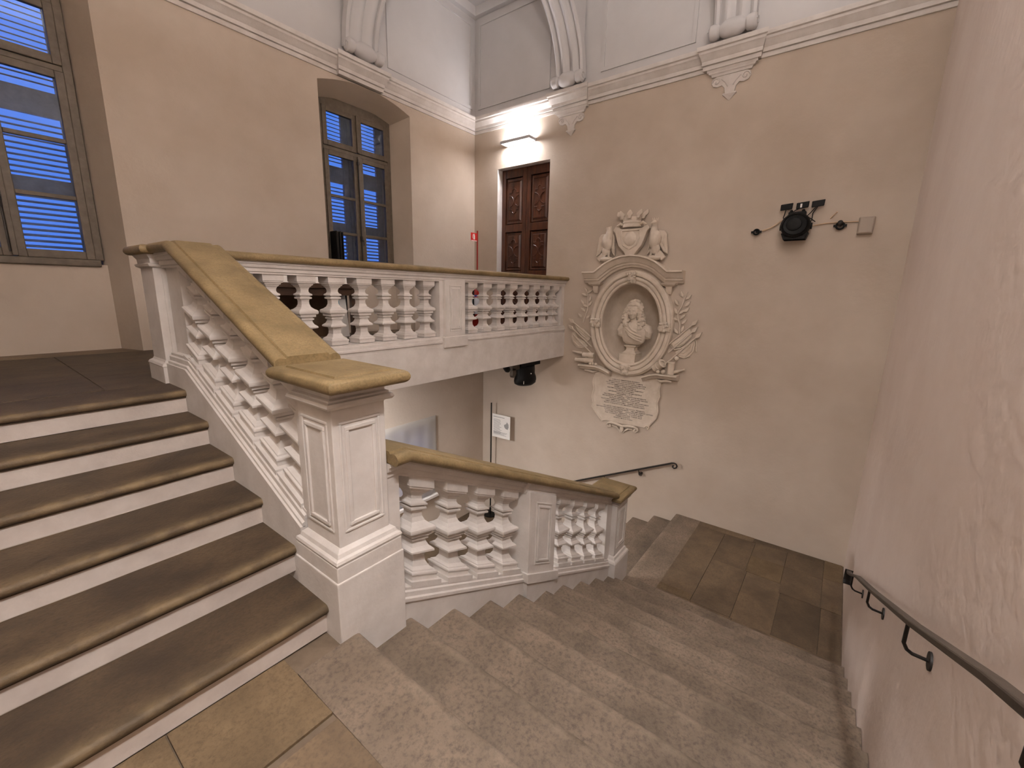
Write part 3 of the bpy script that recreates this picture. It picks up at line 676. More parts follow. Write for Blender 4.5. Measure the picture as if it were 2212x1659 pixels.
ring(NIY, NIZ, NIA, NIB, [(0,-.02),(0,.045),(.012,.062),(.03,.066),(.044,.055),(.052,.045),(.052,-.0)], 'inner_moulding')
ring(NIY, NIZ, NIA, NIB, [(.05,0),(.05,.06),(.062,.075),(.082,.082),(.104,.078),(.112,.062),(.118,.055),(.118,0)], 'oval_frame')
ring(NIY, NIZ, NIA, NIB, [(.116,0),(.116,.078),(.128,.095),(.150,.10),(.168,.094),(.180,.076),(.192,.070),(.200,.05),(.204,0)], 'outer_moulding')
# four carved clasps on the frame
def lumps(name, cy, cz, w_, h_, d0, seed, rot=0., m='stucco', n=9, par=None):
    rnd = random.Random(seed); mb = MB()
    mb.box(-.001, .0, 0, 0, 0, 0) if False else None
    c, s = math.cos(rot), math.sin(rot)
    for i in range(n):
        u = rnd.uniform(-.5, .5)*w_; v = rnd.uniform(-.5, .5)*h_
        mb.ball((XB-d0, cy+u*c-v*s, cz+u*s+v*c), (.018+rnd.random()*.010, .014+rnd.random()*.016, .014+rnd.random()*.018), 7, 5)
    o = mb.build(name, m, par or mo, smooth=50); o['kind'] = 'stuff'; return o
def clasp(cy, cz, horiz, seed):
    w_, h_ = (.14, .15) if not horiz else (.15, .14)
    pl = MB()
    if horiz: pl.loft([[(XB-d, cy-a, cz-b), (XB-d, cy+a, cz-b), (XB-d, cy+a, cz+b), (XB-d, cy-a, cz+b)] for d, a, b in ((.03,.085,.07),(.105,.085,.066),(.118,.07,.055))])
    else: pl.loft([[(XB-d, cy-a, cz-b), (XB-d, cy+a, cz-b), (XB-d, cy+a*.9, cz+b), (XB-d, cy-a*.9, cz+b)] for d, a, b in ((.03,.062,.085),(.105,.06,.085),(.118,.048,.07))])
    p = pl.build('carved_clasp', 'stucco', mo, bevel=.008)
    lumps('leaf_carving', cy, cz, w_*.8, h_*.9, .118, seed, par=p, n=10)
    for sg in (-1, 1):
        pts = [(XB-.112, cy+sg*((.075 if horiz else .075)+.016*math.cos(t)), cz+(.05 if not horiz else -.02)+.018*math.sin(t)) for t in [i*.5 for i in range(12)]]
        MB().tube(pts, .008, 6).build('curl', 'stucco', p, smooth=50)
clasp(NIY, NIZ+NIB+.095, False, 1); clasp(NIY, NIZ-NIB-.095, False, 2); clasp(NIY+NIA+.095, NIZ, True, 3); clasp(NIY-NIA-.095, NIZ-.005, True, 4)
# hood with ears
path = [(1.80,1.905),(1.60,1.905),(1.52,1.965),(1.42,2.035),(1.30,2.09),(1.17,2.125),(1.03,2.138),(.89,2.125),(.76,2.09),(.64,2.035),(.545,1.965),(.465,1.905),(.265,1.905)]
hp = [(0,.0),(0,.175),(-.020,.180),(-.030,.168),(-.034,.155),(-.062,.135),(-.100,.110),(-.108,.09),(-.135,.085),(-.140,.06),(-.170,.05),(-.172,0)]
rings = []
for i, (y, z) in enumerate(path):
    a = path[max(i-1, 0)]; b = path[min(i+1, len(path)-1)]; ty, tz = b[0]-a[0], b[1]-a[1]; L = math.hypot(ty, tz); ty /= L; tz /= L
    ny, nz = tz, -ty                                         # upward normal (path runs towards -y)
    if nz < 0: ny, nz = -ny, -nz
    if i in (0, len(path)-1): ny, nz = 0, 1
    if i == 1 or i == len(path)-2: 
        ny, nz = (.35*(1 if i == 1 else -1), 1)
    rings.append([(XB-d, y+ny*o, z+nz*o) for o, d in hp])
MB().loft(rings).build('hood', 'stucco', mo, smooth=25)
for yc, nm in ((1.60, 1), (.455, 2)):                        # small brackets under the ears
    MB().loft([[(XB-d, yc-a, z), (XB-d, yc+a, z), (XB, yc+a, z), (XB, yc-a, z)] for d, a, z in ((.13,.11,1.735),(.12,.10,1.715),(.10,.08,1.70),(.07,.045,1.685),(.06,.04,1.62),(.035,.03,1.58))]).build('ear_bracket', 'stucco', mo)
# ledges at the foot of the oval
def ledge(pts, name='ledge'):
    pr = [(0,0),(0,.14),(-.018,.145),(-.024,.13),(-.05,.10),(-.075,.075),(-.08,0)]
    MB().loft([[(XB-d, y, z+o) for o, d in pr] for y, z in pts]).build(name, 'stucco', mo, smooth=25)
ledge([(1.80,.425),(1.50,.435),(1.40,.415),(1.25,.36)]); ledge([(.72,.36),(.60,.41),(.50,.432),(.205,.435)])
for yc, sg in ((1.62, 1), (.40, -1)):
    MB().tube([(XB-.04, yc+sg*.10, .325), (XB-.05, yc+sg*.03, .335), (XB-.05, yc-sg*.05, .315), (XB-.03, yc-sg*.13, .34)], [.012,.024,.022,.008], 7).build('acanthus_spray', 'stucco', mo, smooth=60)
# inscription tablet with curling edges
tab = [(1.535,.30),(1.56,.18),(1.53,.05),(1.565,-.08),(1.54,-.19),(1.56,-.26),(1.49,-.36),(1.40,-.43),(1.37,-.49),(1.28,-.455),(1.05,-.47),(.82,-.455),(.66,-.46),(.58,-.44),(.55,-.36),(.47,-.27),(.455,-.15),(.485,-.02),(.445,.09),(.465,.2),(.44,.30),(.60,.36),(1.38,.36)]
tb = MB().prism(tab, 'x', XB-.022, XB).build('inscription_tablet', 'stucco', mo, bevel=.006)
for pts in (((1.545,.27),(1.565,.15),(1.535,.04),(1.565,-.09),(1.54,-.20),(1.565,-.27),(1.47,-.37),(1.40,-.44),(1.36,-.49)), ((.45,.28),(.475,.19),(.45,.08),(.485,-.03),(.46,-.15),(.475,-.27),(.555,-.37),(.585,-.43))):
    MB().tube([(XB-.022, y, z) for y, z in pts], [.006]+[.016]*(len(pts)-2)+[.006], 7).build('curled_edge', 'stucco', tb, smooth=60)
sp = [(XB-.026, .60+.038*math.cos(t)*(1-t/9), -.445+.038*math.sin(t)*(1-t/9)) for t in [i*.45 for i in range(15)]]
MB().tube(sp, .010, 6).build('corner_curl', 'stucco', tb, smooth=60)
# scroll below
for sg in (-1, 1):
    pts = [(XB-.035, 1.005+sg*a, z) for a, z in ((0,-.50),(.10,-.478),(.19,-.47),(.245,-.49),(.262,-.525),(.235,-.553),(.20,-.54),(.205,-.515),(.225,-.515))]
    MB().tube(pts, [.02,.022,.02,.018,.017,.015,.013,.011,.008], 8).build('scroll_arm', 'stucco', mo, smooth=60)
    MB().tube([(XB-.03, 1.005+sg*a, z) for a, z in ((.17,-.52),(.10,-.53),(.05,-.57),(.02,-.61))], [.008,.014,.012,.006], 7).build('leaf', 'stucco', mo, smooth=60)
MB().ball((XB-.03, 1.005, -.555), (.03,.035,.06)).build('drop', 'stucco', mo, smooth=60)
# shield, crown
sh = [(1.215,2.50),(1.30,2.545),(1.335,2.49),(1.305,2.46),(1.275,2.36),(1.235,2.26),(1.15,2.18),(1.12,2.13),(.985,2.13),(.955,2.18),(.885,2.26),(.845,2.36),(.815,2.46),(.785,2.49),(.82,2.545),(.90,2.50)]
so_ = MB().prism(sh, 'x', XB-.13, XB-.03).build('shield', 'stucco', mo, bevel=.012)
ins = [(1.19,2.475),(1.195,2.36),(1.16,2.27),(1.06,2.215),(.96,2.27),(.925,2.36),(.925,2.475)]
MB().tube([(XB-.132, y, z) for y, z in ins+ins[:1]], .010, 6).build('shield_border', 'stucco', so_, smooth=60)
MB().ball((XB-.12, 1.06, 2.36), (.035,.10,.11)).build('shield_field', 'stucco', so_, smooth=60)
cb = MB(); rg = []
for r, z in ((.135,2.525),(.140,2.54),(.132,2.55),(.128,2.575),(.140,2.585),(.140,2.605),(.132,2.612),(.145,2.665),(.0,2.665)):
    rg.append([(XB-.06-.6*r*math.sin(PI*i/16), 1.075+r*math.cos(PI*i/16)*1.0, z) for i in range(17)])
cb.loft(rg, close=False).build('crown', 'stucco', mo, smooth=40)
for i in range(5):
    a = PI*(i+.0)/4; yc = 1.075+.165*math.cos(a); xc = XB-.06-.10*math.sin(a); lean = .05*math.cos(a)
    MB().loft([[(xc-t, yc-wd+lean*q, z), (xc-t, yc+wd+lean*q, z), (xc+t, yc+wd+lean*q, z), (xc+t, yc-wd+lean*q, z)] for z, wd, t, q in ((2.64,.018,.012,0),(2.675,.022,.014,.2),(2.695,.042,.016,.45),(2.715,.036,.014,.7),(2.74,.018,.010,1.0),(2.755,.006,.006,1.2))]).build('crown_leaf', 'stucco', mo, smooth=40)
for sg in (-1, 1):
    MB().tube([(XB-.07, 1.075+sg*.12, 2.56), (XB-.08, 1.075+sg*.17, 2.585), (XB-.08, 1.075+sg*.21, 2.555), (XB-.07, 1.075+sg*.19, 2.52)], [.016,.022,.022,.01], 7).build('ribbon', 'stucco', mo, smooth=60)
# eagles: one continuous body each, wings as parts
def eagle(yc, sg, headless):
    e = MB(); P = lambda u, z, d: (XB-d, yc+sg*u, z)
    e.ball(P(.0,2.33,.10), (.075,.085,.125), 14, 10, Matrix.Rotation(-sg*.15, 3, 'X'))
    e.ball(P(.015,2.21,.09), (.06,.065,.08), 12, 8)
    e.tube([P(-.01,2.36,.10), P(-.025,2.45,.10), P(-.025,2.505,.10), P(-.02,2.55,.11)], [.07,.055,.042,.040], 10)
    if not headless:
        e.ball(P(-.02,2.555,.115), (.048,.042,.038), 10, 8)
        e.tube([P(-.03,2.555,.15), P(-.05,2.55,.165), P(-.062,2.535,.165)], [.018,.012,.004], 7)
    for q in (-.035, .04): e.tube([P(q,2.20,.10), P(q-.005,2.13,.11), P(q-.02,2.095,.13)], [.028,.016,.018], 7)
    b = e.build('eagle', 'stucco', mo); b['label'] = 'headless carved eagle beside the shield' if headless else 'crowned carved eagle beside the shield'
    rm = b.modifiers.new('fuse', 'REMESH'); rm.mode = 'VOXEL'; rm.voxel_size = .008; rm.use_smooth_shade = True
    for s2, lab in ((1, 0), (-1, 1)):                        # outer wing large, inner wing folded against the shield
        k = 1. if s2 > 0 else .62
        pts = [(.02,2.46),(.10*k+.02,2.45),(.145*k+.01,2.40),(.150*k+.01,2.32),(.165*k+.01,2.22),(.185*k,2.13),(.12*k,2.17),(.07*k,2.25),(.03,2.36)]
        w_ = MB().prism([(yc+sg*s2*a, z) for a, z in pts], 'x', XB-(.085 if s2 > 0 else .075), XB-.03).build('wing', 'stucco', mo, bevel=.012)
        for t in range(3):
            MB().tube([P(s2*(.05+.03*t)*k, 2.40-.03*t, .088 if s2 > 0 else .078), P(s2*(.10+.025*t)*k, 2.27-.035*t, .088 if s2 > 0 else .078)], .006, 5).build('feather_ridge', 'stucco', w_)
    MB().prism([(yc+sg*a, z) for a, z in ((.02,2.22),(.09,2.18),(.165,2.09),(.11,2.045),(.03,2.13))], 'x', XB-.10, XB-.05).build('tail', 'stucco', mo, bevel=.010)
    MB().ball((XB-.09, yc, 2.085), (.07,.11,.04)).build('rock', 'stucco', mo, smooth=60)
    if not headless:
        for t in range(4): MB().tube([P(-.045+.02*t,2.585,.115), P(-.055+.027*t,2.625,.115)], [.012,.005], 6).build('crown_point', 'stucco', mo, smooth=60)
eagle(1.43, 1, True); eagle(.70, -1, False)
# laurel branches
def branch(stem, leaves, sg):
    MB().tube([(XB-.012, y, z) for y, z in stem], [.006]+[.010]*(len(stem)-2)+[.012], 7).build('branch', 'stucco', mo, smooth=60)
    for y, z in leaves:
        # nearest stem point
        sy, sz = min(stem, key=lambda p: (p[0]-y)**2+(p[1]-z)**2*1.0 + (0 if p[1] < z+.02 else .02))
        d = Vector((0, y-sy, z-sz)); d = d.normalized() if d.length > 1e-4 else Vector((0,0,1)); d = (d+Vector((0,0,.45))).normalized(); n_ = Vector((0, -d.z, d.y)); C = Vector((XB-.012, y, z)); L = .048; wv = .020
        vs = [C-d*L, C-d*L*.3+n_*wv, C+d*L*.4+n_*wv*.75, C+d*L, C+d*L*.4-n_*wv*.75, C-d*L*.3-n_*wv]
        top = [p+Vector((-.016, 0, 0)) for p in vs]; cc = C+Vector((-.026, 0, 0))
        MB().add(vs+top+[cc], [(i, (i+1) % 6, (i+1) % 6+6, i+6) for i in range(6)]+[(i+6, (i+1) % 6+6, 12) for i in range(6)]+[(5,4,3,2,1,0)]).build('laurel_leaf', 'stucco', mo, smooth=50)
branch([(1.753,1.60),(1.753,1.554),(1.745,1.381),(1.748,1.289),(1.793,1.173),(1.807,1.10)], [(1.817,1.551),(1.716,1.60),(1.839,1.432),(1.703,1.484),(1.788,1.375),(1.698,1.408),(1.825,1.312),(1.873,1.211),(1.725,1.195),(1.786,1.624)], 1)
branch([(.205,1.62),(.24,1.52),(.269,1.412),(.313,1.32),(.301,1.24),(.271,1.169),(.262,1.032)], [(.277,1.585),(.182,1.547),(.185,1.455),(.194,1.37),(.338,1.351),(.253,1.341),(.233,1.275),(.345,1.237),(.208,1.207),(.225,1.104),(.311,1.07),(.341,1.472)], -1)
# trophies: spears, banners, cannon, drum
def spear(a, b, head=True):
    A = Vector((XB-.035, *a)); B = Vector((XB-.035, *b)); d = (A-B).normalized(); n_ = Vector((0, -d.z, d.y))
    MB().tube([B, A], .011, 7).build('spear', 'stucco', mo, smooth=60)
    if head:
        vs = [A-d*.02, A+d*.03+n_*.028, A+d*.10, A+d*.03-n_*.028]; f = [p+Vector((-.014,0,0)) for p in vs]; bk_ = [p+Vector((.01,0,0)) for p in vs]
        MB().add(f+bk_, [(0,1,2,3),(7,6,5,4)]+[(i, (i+1) % 4, (i+1) % 4+4, i+4) for i in range(4)]).build('spear_head', 'stucco', mo)
spear((.09,1.172), (.40,.86)); spear((.08,1.075), (.38,.75)); spear((.02,1.0), (.40,.59)); spear((1.985,1.10), (1.62,.86)); spear((1.99,.99), (1.62,.72)); spear((1.985,.90), (1.60,.60), False)
def banner(poly, d, folds):
    b = MB().prism(poly, 'x', XB-d, XB-.004).build('banner', 'stucco', mo, bevel=.008)
    for f_ in folds: MB().tube([(XB-d, y, z) for y, z in f_], [.004]+[.011]*(len(f_)-2)+[.004], 6).build('banner_fold', 'stucco', b, smooth=60)
banner([(.13,1.12),(.09,1.06),(.085,1.0),(.16,.90),(.24,.83),(.33,.84),(.36,.89),(.27,.97)], .030, [[(.12,1.05),(.20,.95),(.31,.87)],[(.10,1.0),(.18,.90),(.29,.84)],[(.36,.85),(.30,.80),(.20,.83),(.13,.88)]])
banner([(.06,.98),(.03,.90),(.04,.80),(.09,.72),(.16,.68),(.24,.70),(.30,.76),(.20,.85),(.12,.93)], .022, [[(.05,.92),(.07,.80),(.15,.71),(.25,.73)],[(.08,.93),(.10,.83),(.18,.76),(.27,.77)]])
banner([(1.96,1.05),(1.90,.95),(1.80,.86),(1.72,.80),(1.66,.84),(1.68,.91),(1.80,1.0)], .026, [[(1.94,1.03),(1.84,.95),(1.70,.86)],[(1.92,1.0),(1.82,.90),(1.70,.83)]])
banner([(2.01,.93),(2.02,.85),(1.99,.77),(1.91,.68),(1.80,.68),(1.70,.72),(1.76,.80),(1.90,.84),(1.95,.93)], .022, [[(2.0,.90),(1.97,.78),(1.87,.71),(1.75,.73)],[(1.97,.92),(1.93,.83),(1.82,.76),(1.72,.77)]])
def barrel(a, b, r0, r1, name):
    A, B = Vector(a), Vector(b); pts = [A+(B-A)*t for t in (0,.04,.05,.10,.11,.5,.51,.56,.57,1)]
    MB().tube(pts, [r0*1.0, r0*1.18, r0*1.02, r0*1.02, r0, (r0+r1)/2, (r0+r1)/2*1.12, (r0+r1)/2*1.12, r1, r1], 14).build(name, 'stucco', mo, smooth=35)
barrel((XB-.11,.425,.60), (XB-.05,.56,.50), .058, .056, 'cannon')
ring_pts = [(XB-.118+.028*math.cos(t)*0, .425+.04*math.cos(t), .60+.04*math.sin(t)) for t in [i*2*PI/14 for i in range(15)]]
MB().tube([(x-.0, y, z) for x, y, z in ring_pts], .010, 6).build('cannon_mouth', 'stucco', mo, smooth=60)
mb = MB(); mb.loft([[(XB-.06+r*math.cos(2*PI*i/20), .318+r*math.sin(2*PI*i/20), z) for i in range(20)] for r, z in ((.05,.437),(.05,.452),(.046,.456),(.046,.60),(.05,.604),(.05,.62))]); mb.build('drum', 'stucco', mo, smooth=35)
MB().ball((XB-.09,.415,.468), .034).build('cannon_ball', 'stucco', mo, smooth=60); MB().ball((XB-.09,.49,.462), .03).build('cannon_ball', 'stucco', mo, smooth=60)
barrel((XB-.04,.13,.53), (XB-.05,.29,.47), .014, .024, 'small_cannon'); MB().ball((XB-.03,.262,.677), (.02,.036,.034)).build('rosette', 'stucco', mo, smooth=60)
MB().tube([(XB-.03,.03,.97), (XB-.03,.01,.89), (XB-.03,-.0,.80)], [.006,.008,.012], 6).build('tassel', 'stucco', mo, smooth=60)
barrel((XB-.08,1.89,.49), (XB-.06,1.55,.50), .030, .045, 'cannon'); barrel((XB-.06,1.76,.58), (XB-.05,1.56,.585), .040, .045, 'cannon')
barrel((XB-.03,1.97,.615), (XB-.04,1.78,.60), .012, .02, 'small_cannon')
for q in (0, 1, 2): MB().ball((XB-.10, 1.60-.05*q, .455), .025).build('cannon_ball', 'stucco', mo, smooth=60)
# inscription
LINES = ['CAROLO EMANVELE ALFERIO', 'MAGLIANI ET CASTAGNOLAE COMITE', 'S R DOMINI CORTANDONI ET CASTELLAMONTIS', 'CAROLI EMMANVELIS II SABAVDIAE DVCIS', 'PRIMO CVBICVLARIO', 'PEDEMONTANAE LEGIONIS TRIBVNO', 'TAVRINI ET SVPREMO', 'GENERALI AC EQVITVM MAGISTRO', 'PRAEFECTO', 'PRO MARIA IOANNA     SABAVDIAE REGENTE', 'ADLEGATO IN GALLIA    AD ANGLIAE REGES', 'EXTRAORDINARIO   ORATORI', 'VICTORIS AMEDEI II    EDVCATORI SECVNDARIO', 'OMNI AVGVSTA DOMO   ANNIS CONCILIO', 'EQVITI TORQVATO AC MAGNO CANCELLARIO', '', 'IN ARCE CARCERATVS  DE LOCO TENENTI', 'SEPTVAGENARIVS VITA EXCEDENTI    SIBI EMORIENT LATERI', 'CVIVS DE FVNERE    CIVITATE ROMA', 'POSTERI PRO MERITIS   POSVIT EIVS', 'PIA CONIVX ELEONORA TANA ALF', 'FIERI IVSSIT', 'ANNO M DC CVIIC']
WID = [.46,.56,.66,.63,.36,.60,.30,.56,.26,.70,.76,.50,.80,.66,.68,0,.68,.95,.66,.62,.62,.24,.32]
tx = MB(); zt = .238; dzt = (.238+.378)/(len(LINES)-1)
for i, (ln, wd) in enumerate(zip(LINES, WID)):
    if not ln: continue
    cu = bpy.data.curves.new('t', 'FONT'); cu.body = ln; cu.align_x = 'CENTER'; cu.resolution_u = 1; cu.offset = .014
    to = bpy.data.objects.new('t', cu); col.objects.link(to); dg = bpy.context.evaluated_depsgraph_get(); dg.update(); me = bpy.data.meshes.new_from_object(to.evaluated_get(dg))
    xs = [v.co.x for v in me.vertices]; sx = wd/(max(xs)-min(xs)) if xs else 1; cx = (max(xs)+min(xs))/2
    tx.add([(XB-.0235, 1.005-(v.co.x-cx)*sx, zt-i*dzt+v.co.y*.0245-.006) for v in me.vertices], [tuple(p.vertices) for p in me.polygons])
    bpy.data.objects.remove(to); bpy.data.meshes.remove(me); bpy.data.curves.remove(cu)
ins_o = tx.build('inscription', 'ink', tb); ins_o['label'] = 'lines of dark painted capitals'

# ---- portrait bust in the niche
BY = .955; XQ = XB+.10                                      # bust stands a little inside the niche
pb = empty('portrait_bust', (XQ, BY, .535), 'pale sculpted bust in a long curled wig on a pedestal in the oval niche', 'bust')
def stack(cx, cy, zs, name, m='stucco', bev=.004): return MB().loft([[(cx-a, cy-b, z), (cx+a, cy-b, z), (cx+a, cy+b, z), (cx-a, cy+b, z)] for a, b, z in zs]).build(name, m, pb, bevel=bev)
stack(XQ+.0, 1.01, [(.14,.13,.50),(.14,.13,.664)], 'pedestal_block')
stack(XQ, .995, [(.115,.115,.664),(.115,.115,.676),(.095,.095,.685),(.088,.088,.70),(.068,.068,.72),(.064,.064,.755),(.075,.078,.775),(.09,.095,.78),(.09,.095,.80)], 'pedestal_neck')
b = MB()
fw = Vector((-.97, -.18, .0)).normalized()                  # chest faces the stairs, head turned to the viewer's left
def ell(c, r, rot=None): b.ball(c, r, 16, 12, rot)
# torso: tapering lathe of ellipses
rg = []
for z, rx, ry, oy in ((.80,.02,.05,.02),(.815,.05,.12,.015),(.85,.075,.165,.01),(.90,.09,.185,.005),(.96,.10,.205,0),(1.02,.108,.225,0),(1.07,.105,.215,0),(1.11,.085,.17,0),(1.15,.06,.10,.005),(1.18,.05,.062,.01)):
    rg.append([(XQ-.03-rx*math.sin(2*PI*i/28), BY+oy+ry*math.cos(2*PI*i/28), z) for i in range(28)])
b.loft(rg)
for sg, zz in ((1, 1.03), (-1, 1.02)):                      # cut-off upper arms
    b.tube([(XQ-.02, BY+sg*.12, zz+.085), (XQ-.03, BY+sg*.20, zz+.045), (XQ-.04, BY+sg*.225, zz-.02), (XQ-.045, BY+sg*.215, zz-.075), (XQ-.045, BY+sg*.19, zz-.105)], [.05,.062,.062,.052,.02], 14)
    b.tube([(XQ-.085, BY+sg*.16, zz+.07), (XQ-.10, BY+sg*.215, zz+.0), (XQ-.09, BY+sg*.225, zz-.06)], [.01,.012,.008], 7)
b.tube([(XQ-.03, BY+.01, 1.12), (XQ-.035, BY+.02, 1.18), (XQ-.045, BY+.025, 1.24)], [.068,.056,.055], 12)
hc = Vector((XQ-.06, BY+.025, 1.30))
ell(hc, (.085,.070,.098)); ell(hc+Vector((-.035,.006,-.055)), (.048,.050,.050)); ell(hc+Vector((-.06,.008,-.082)), (.022,.028,.022))      # skull, jaw, chin
b.tube([hc+Vector((-.078,.009,.028)), hc+Vector((-.098,.010,-.004)), hc+Vector((-.108,.011,-.018)), hc+Vector((-.088,.010,-.028))], [.010,.012,.015,.012], 8)       # nose
for sg in (-1, 1):
    ell(hc+Vector((-.072,.009+sg*.030,.034)), (.016,.026,.008)); ell(hc+Vector((-.068,.009+sg*.029,.016)), (.014,.016,.009)); ell(hc+Vector((-.058,.009+sg*.040,-.020)), (.025,.022,.026))
ell(hc+Vector((-.080,.010,-.050)), (.016,.026,.006)); ell(hc+Vector((-.079,.010,-.060)), (.016,.022,.007))                              # lips
for i, (y0, z0, y1, z1) in enumerate(((.15,1.06,-.14,.90),(.13,1.03,-.12,.87),(.16,1.10,-.15,.94),(.10,1.13,-.10,1.0))):      # diagonal drapery folds
    pts = [(XQ-.118-.03*math.sin(PI*t)+.035*abs(2*t-1)**2, BY+y0+(y1-y0)*t, z0+(z1-z0)*t-.02*math.sin(PI*t)) for t in [k/8 for k in range(9)]]
    b.tube(pts, [.006]+[.014]*7+[.006], 8)
body = b.build('figure', 'stucco', pb); rm = body.modifiers.new('fuse', 'REMESH'); rm.mode = 'VOXEL'; rm.voxel_size = .0055; rm.use_smooth_shade = True
hr = MB(); rnd = random.Random(5); surf = []                # wig: cap and two long cascades, covered with curls
hr.ball(hc+Vector((.035,.0,.065)), (.095,.112,.118), 16, 12)
for k in range(90):
    th = rnd.uniform(-.25, 1.5); ph = rnd.uniform(-2.5, 2.5)
    v = Vector((math.cos(th)*math.cos(ph)*-.0+math.cos(th)*math.cos(ph)*.097, math.cos(th)*math.sin(ph)*.115, math.sin(th)*.12))
    p = hc+Vector((.03,0,.065))+v
    if p.x < hc.x-.03 and p.z < hc.z+.10: continue
    surf.append(p)
for k in range(16):                                         # fringe of curls over the brow
    t = -1+2*k/15; surf.append(hc+Vector((-.052+.05*t*t, .098*t, .112-.040*t*t+.012*rnd.random())))
for sg in (-1, 1):
    path_ = [Vector((XQ-.055, BY+.025+sg*.082, 1.39)), Vector((XQ-.06, BY+.025+sg*.105, 1.31)), Vector((XQ-.065, BY+.02+sg*.125, 1.22)), Vector((XQ-.085, BY+.015+sg*.130, 1.14)), Vector((XQ-.10, BY+.01+sg*.105, 1.05 if sg < 0 else 1.09))]
    rad = [.040,.046,.052,.046,.024]
    hr.tube(path_, rad, 12)
    for k in range(75):
        t = rnd.random()*3.99; q = int(t); f_ = t-q; p = path_[q].lerp(path_[q+1], f_); r_ = rad[q]+(rad[q+1]-rad[q])*f_
        al_ = rnd.uniform(0, 2*PI); surf.append(p+Vector((math.cos(al_)*r_, math.sin(al_)*r_*1.05, rnd.uniform(-.01,.01))))
for p in surf:
    q = Matrix.Rotation(rnd.random()*3, 3, (rnd.random(), rnd.random(), rnd.random()+.1))
    hr.ball(p, (.023+.006*rnd.random(), .014, .018), 8, 6, q)
ho = hr.build('wig', 'stucco', pb, smooth=70); rm = ho.modifiers.new('fuse', 'REMESH'); rm.mode = 'VOXEL'; rm.voxel_size = .0055; rm.use_smooth_shade = True

# ================================================================= projectors
wp = empty('wall_projector', (XB, -.98, 2.25), 'black stage projector on the back wall with three black panels above it', 'projector')
def oct_body(cx, cy, cz, prof, name, m, par, axis='x'):
    mb = MB(); mb.loft([[(cx-d, cy+r*1.08*math.cos(2*PI*i/16+PI/16), cz+r*math.sin(2*PI*i/16+PI/16)) for i in range(16)] for d, r in prof]); return mb.build(name, m, par, smooth=30)
oct_body(XB, -.975, 2.395, ((.05,.10),(.06,.135),(.14,.14),(.22,.138),(.25,.125),(.26,.112),(.245,.108),(.235,.02)), 'lamp_head', 'black', wp)
oct_body(XB, -.965, 2.40, ((.236,.075),(.25,.07),(.256,.05),(.25,.01)), 'lens', 'black', wp)
MB().box(XB-.20, XB-.05, -1.09, -.87, 2.235, 2.275).build('base_plate', 'black', wp, bevel=.005)
MB().prism([(-.84,2.31),(-.87,2.235),(-1.09,2.235),(-1.115,2.31),(-1.05,2.33),(-.90,2.33)], 'x', XB-.19, XB-.06).build('yoke', 'black', wp, bevel=.005)
for yc in (-.835, -1.115): MB().tube([(XB-.12, yc+.02, 2.385), (XB-.12, yc-.02, 2.385)], .035, 12).build('pivot_knob', 'black', wp, smooth=40)
MB().box(XB-.10, XB, -1.02, -.93, 2.34, 2.46).build('wall_bracket', 'black', wp)
MB().box(XB-.16, XB-.06, -1.06, -.885, 2.50, 2.55).build('control_box', 'black', wp, bevel=.006)
for yc in (-.91, -1.03): MB().ball((XB-.13, yc, 2.558), .018).build('cable_plug', 'black', wp, smooth=60)
for i, (ya, yb, za, zb) in enumerate(((-.785,-.905,2.585,2.655),(-.945,-1.065,2.59,2.66),(-1.095,-1.215,2.595,2.665))):
    p = MB().loft([[(XB-d, ya-s*.005, za-.0), (XB-d, yb, za+.012), (XB-d, yb-.006, zb+.012), (XB-d, ya, zb)] for d, s in ((.05,0),(.062,0))]).build('black_panel', 'black', wp, bevel=.008)
    if i == 1: MB().box(XB-.066, XB-.062, -1.002, -.984, 2.605, 2.648).build('white_tag', 'paper', p)
def cable(par, pts, r=.005, m='black'): return MB().tube(pts, r, 6).build('cable', m, par, smooth=60)
cable(wp, [(XB-.06,-.845,2.60),(XB-.07,-.84,2.55),(XB-.08,-.83,2.50),(XB-.10,-.86,2.46)]); cable(wp, [(XB-.06,-.985,2.60),(XB-.08,-.94,2.575),(XB-.09,-.89,2.53),(XB-.10,-.87,2.49)])
cable(wp, [(XB-.06,-1.14,2.60),(XB-.08,-1.10,2.54),(XB-.10,-1.06,2.49)]); cable(wp, [(XB-.06,-1.155,2.60),(XB-.08,-1.12,2.53),(XB-.08,-1.12,2.45),(XB-.09,-1.08,2.42)]); cable(wp, [(XB-.09,-1.05,2.51),(XB-.08,-1.11,2.47),(XB-.07,-1.155,2.435)])
cable(wp, [(XB-.02,-.615,2.375),(XB-.02,-.70,2.40),(XB-.025,-.76,2.435),(XB-.03,-.80,2.47),(XB-.04,-.85,2.49)], .009, 'foil')
cable(wp, [(XB-.02,-1.13,2.40),(XB-.015,-1.25,2.415),(XB-.015,-1.38,2.42),(XB-.015,-1.56,2.415)], .007, 'foil')
def clamp(yc, zc, r, label):
    c = empty('cable_clamp', (XB, yc, zc), label, 'clamp', 'black clamps beside the wall projector')
    MB().tube([(XB-.035, yc+r*math.cos(t), zc+r*math.sin(t)) for t in [2*PI*i/18 for i in range(19)]], .011, 8, cap=False).build('ring', 'black', c, smooth=60)
    MB().box(XB-.05, XB-.02, yc+r*.9, yc+r*.9+.03, zc-.012, zc+.012).build('lug', 'black', c); MB().box(XB-.05, XB-.02, yc-r*.9-.03, yc-r*.9, zc-.012, zc+.012).build('lug', 'black', c)
    MB().box(XB-.035, XB, yc-.012, yc+.012, zc-.005, zc+r).build('stem', 'black', c)
clamp(-.555, 2.362, .030, 'small black ring clamp on the wall, left of the wall projector'); clamp(-1.395, 2.378, .036, 'small black ring clamp on the wall, between projector and grey box')
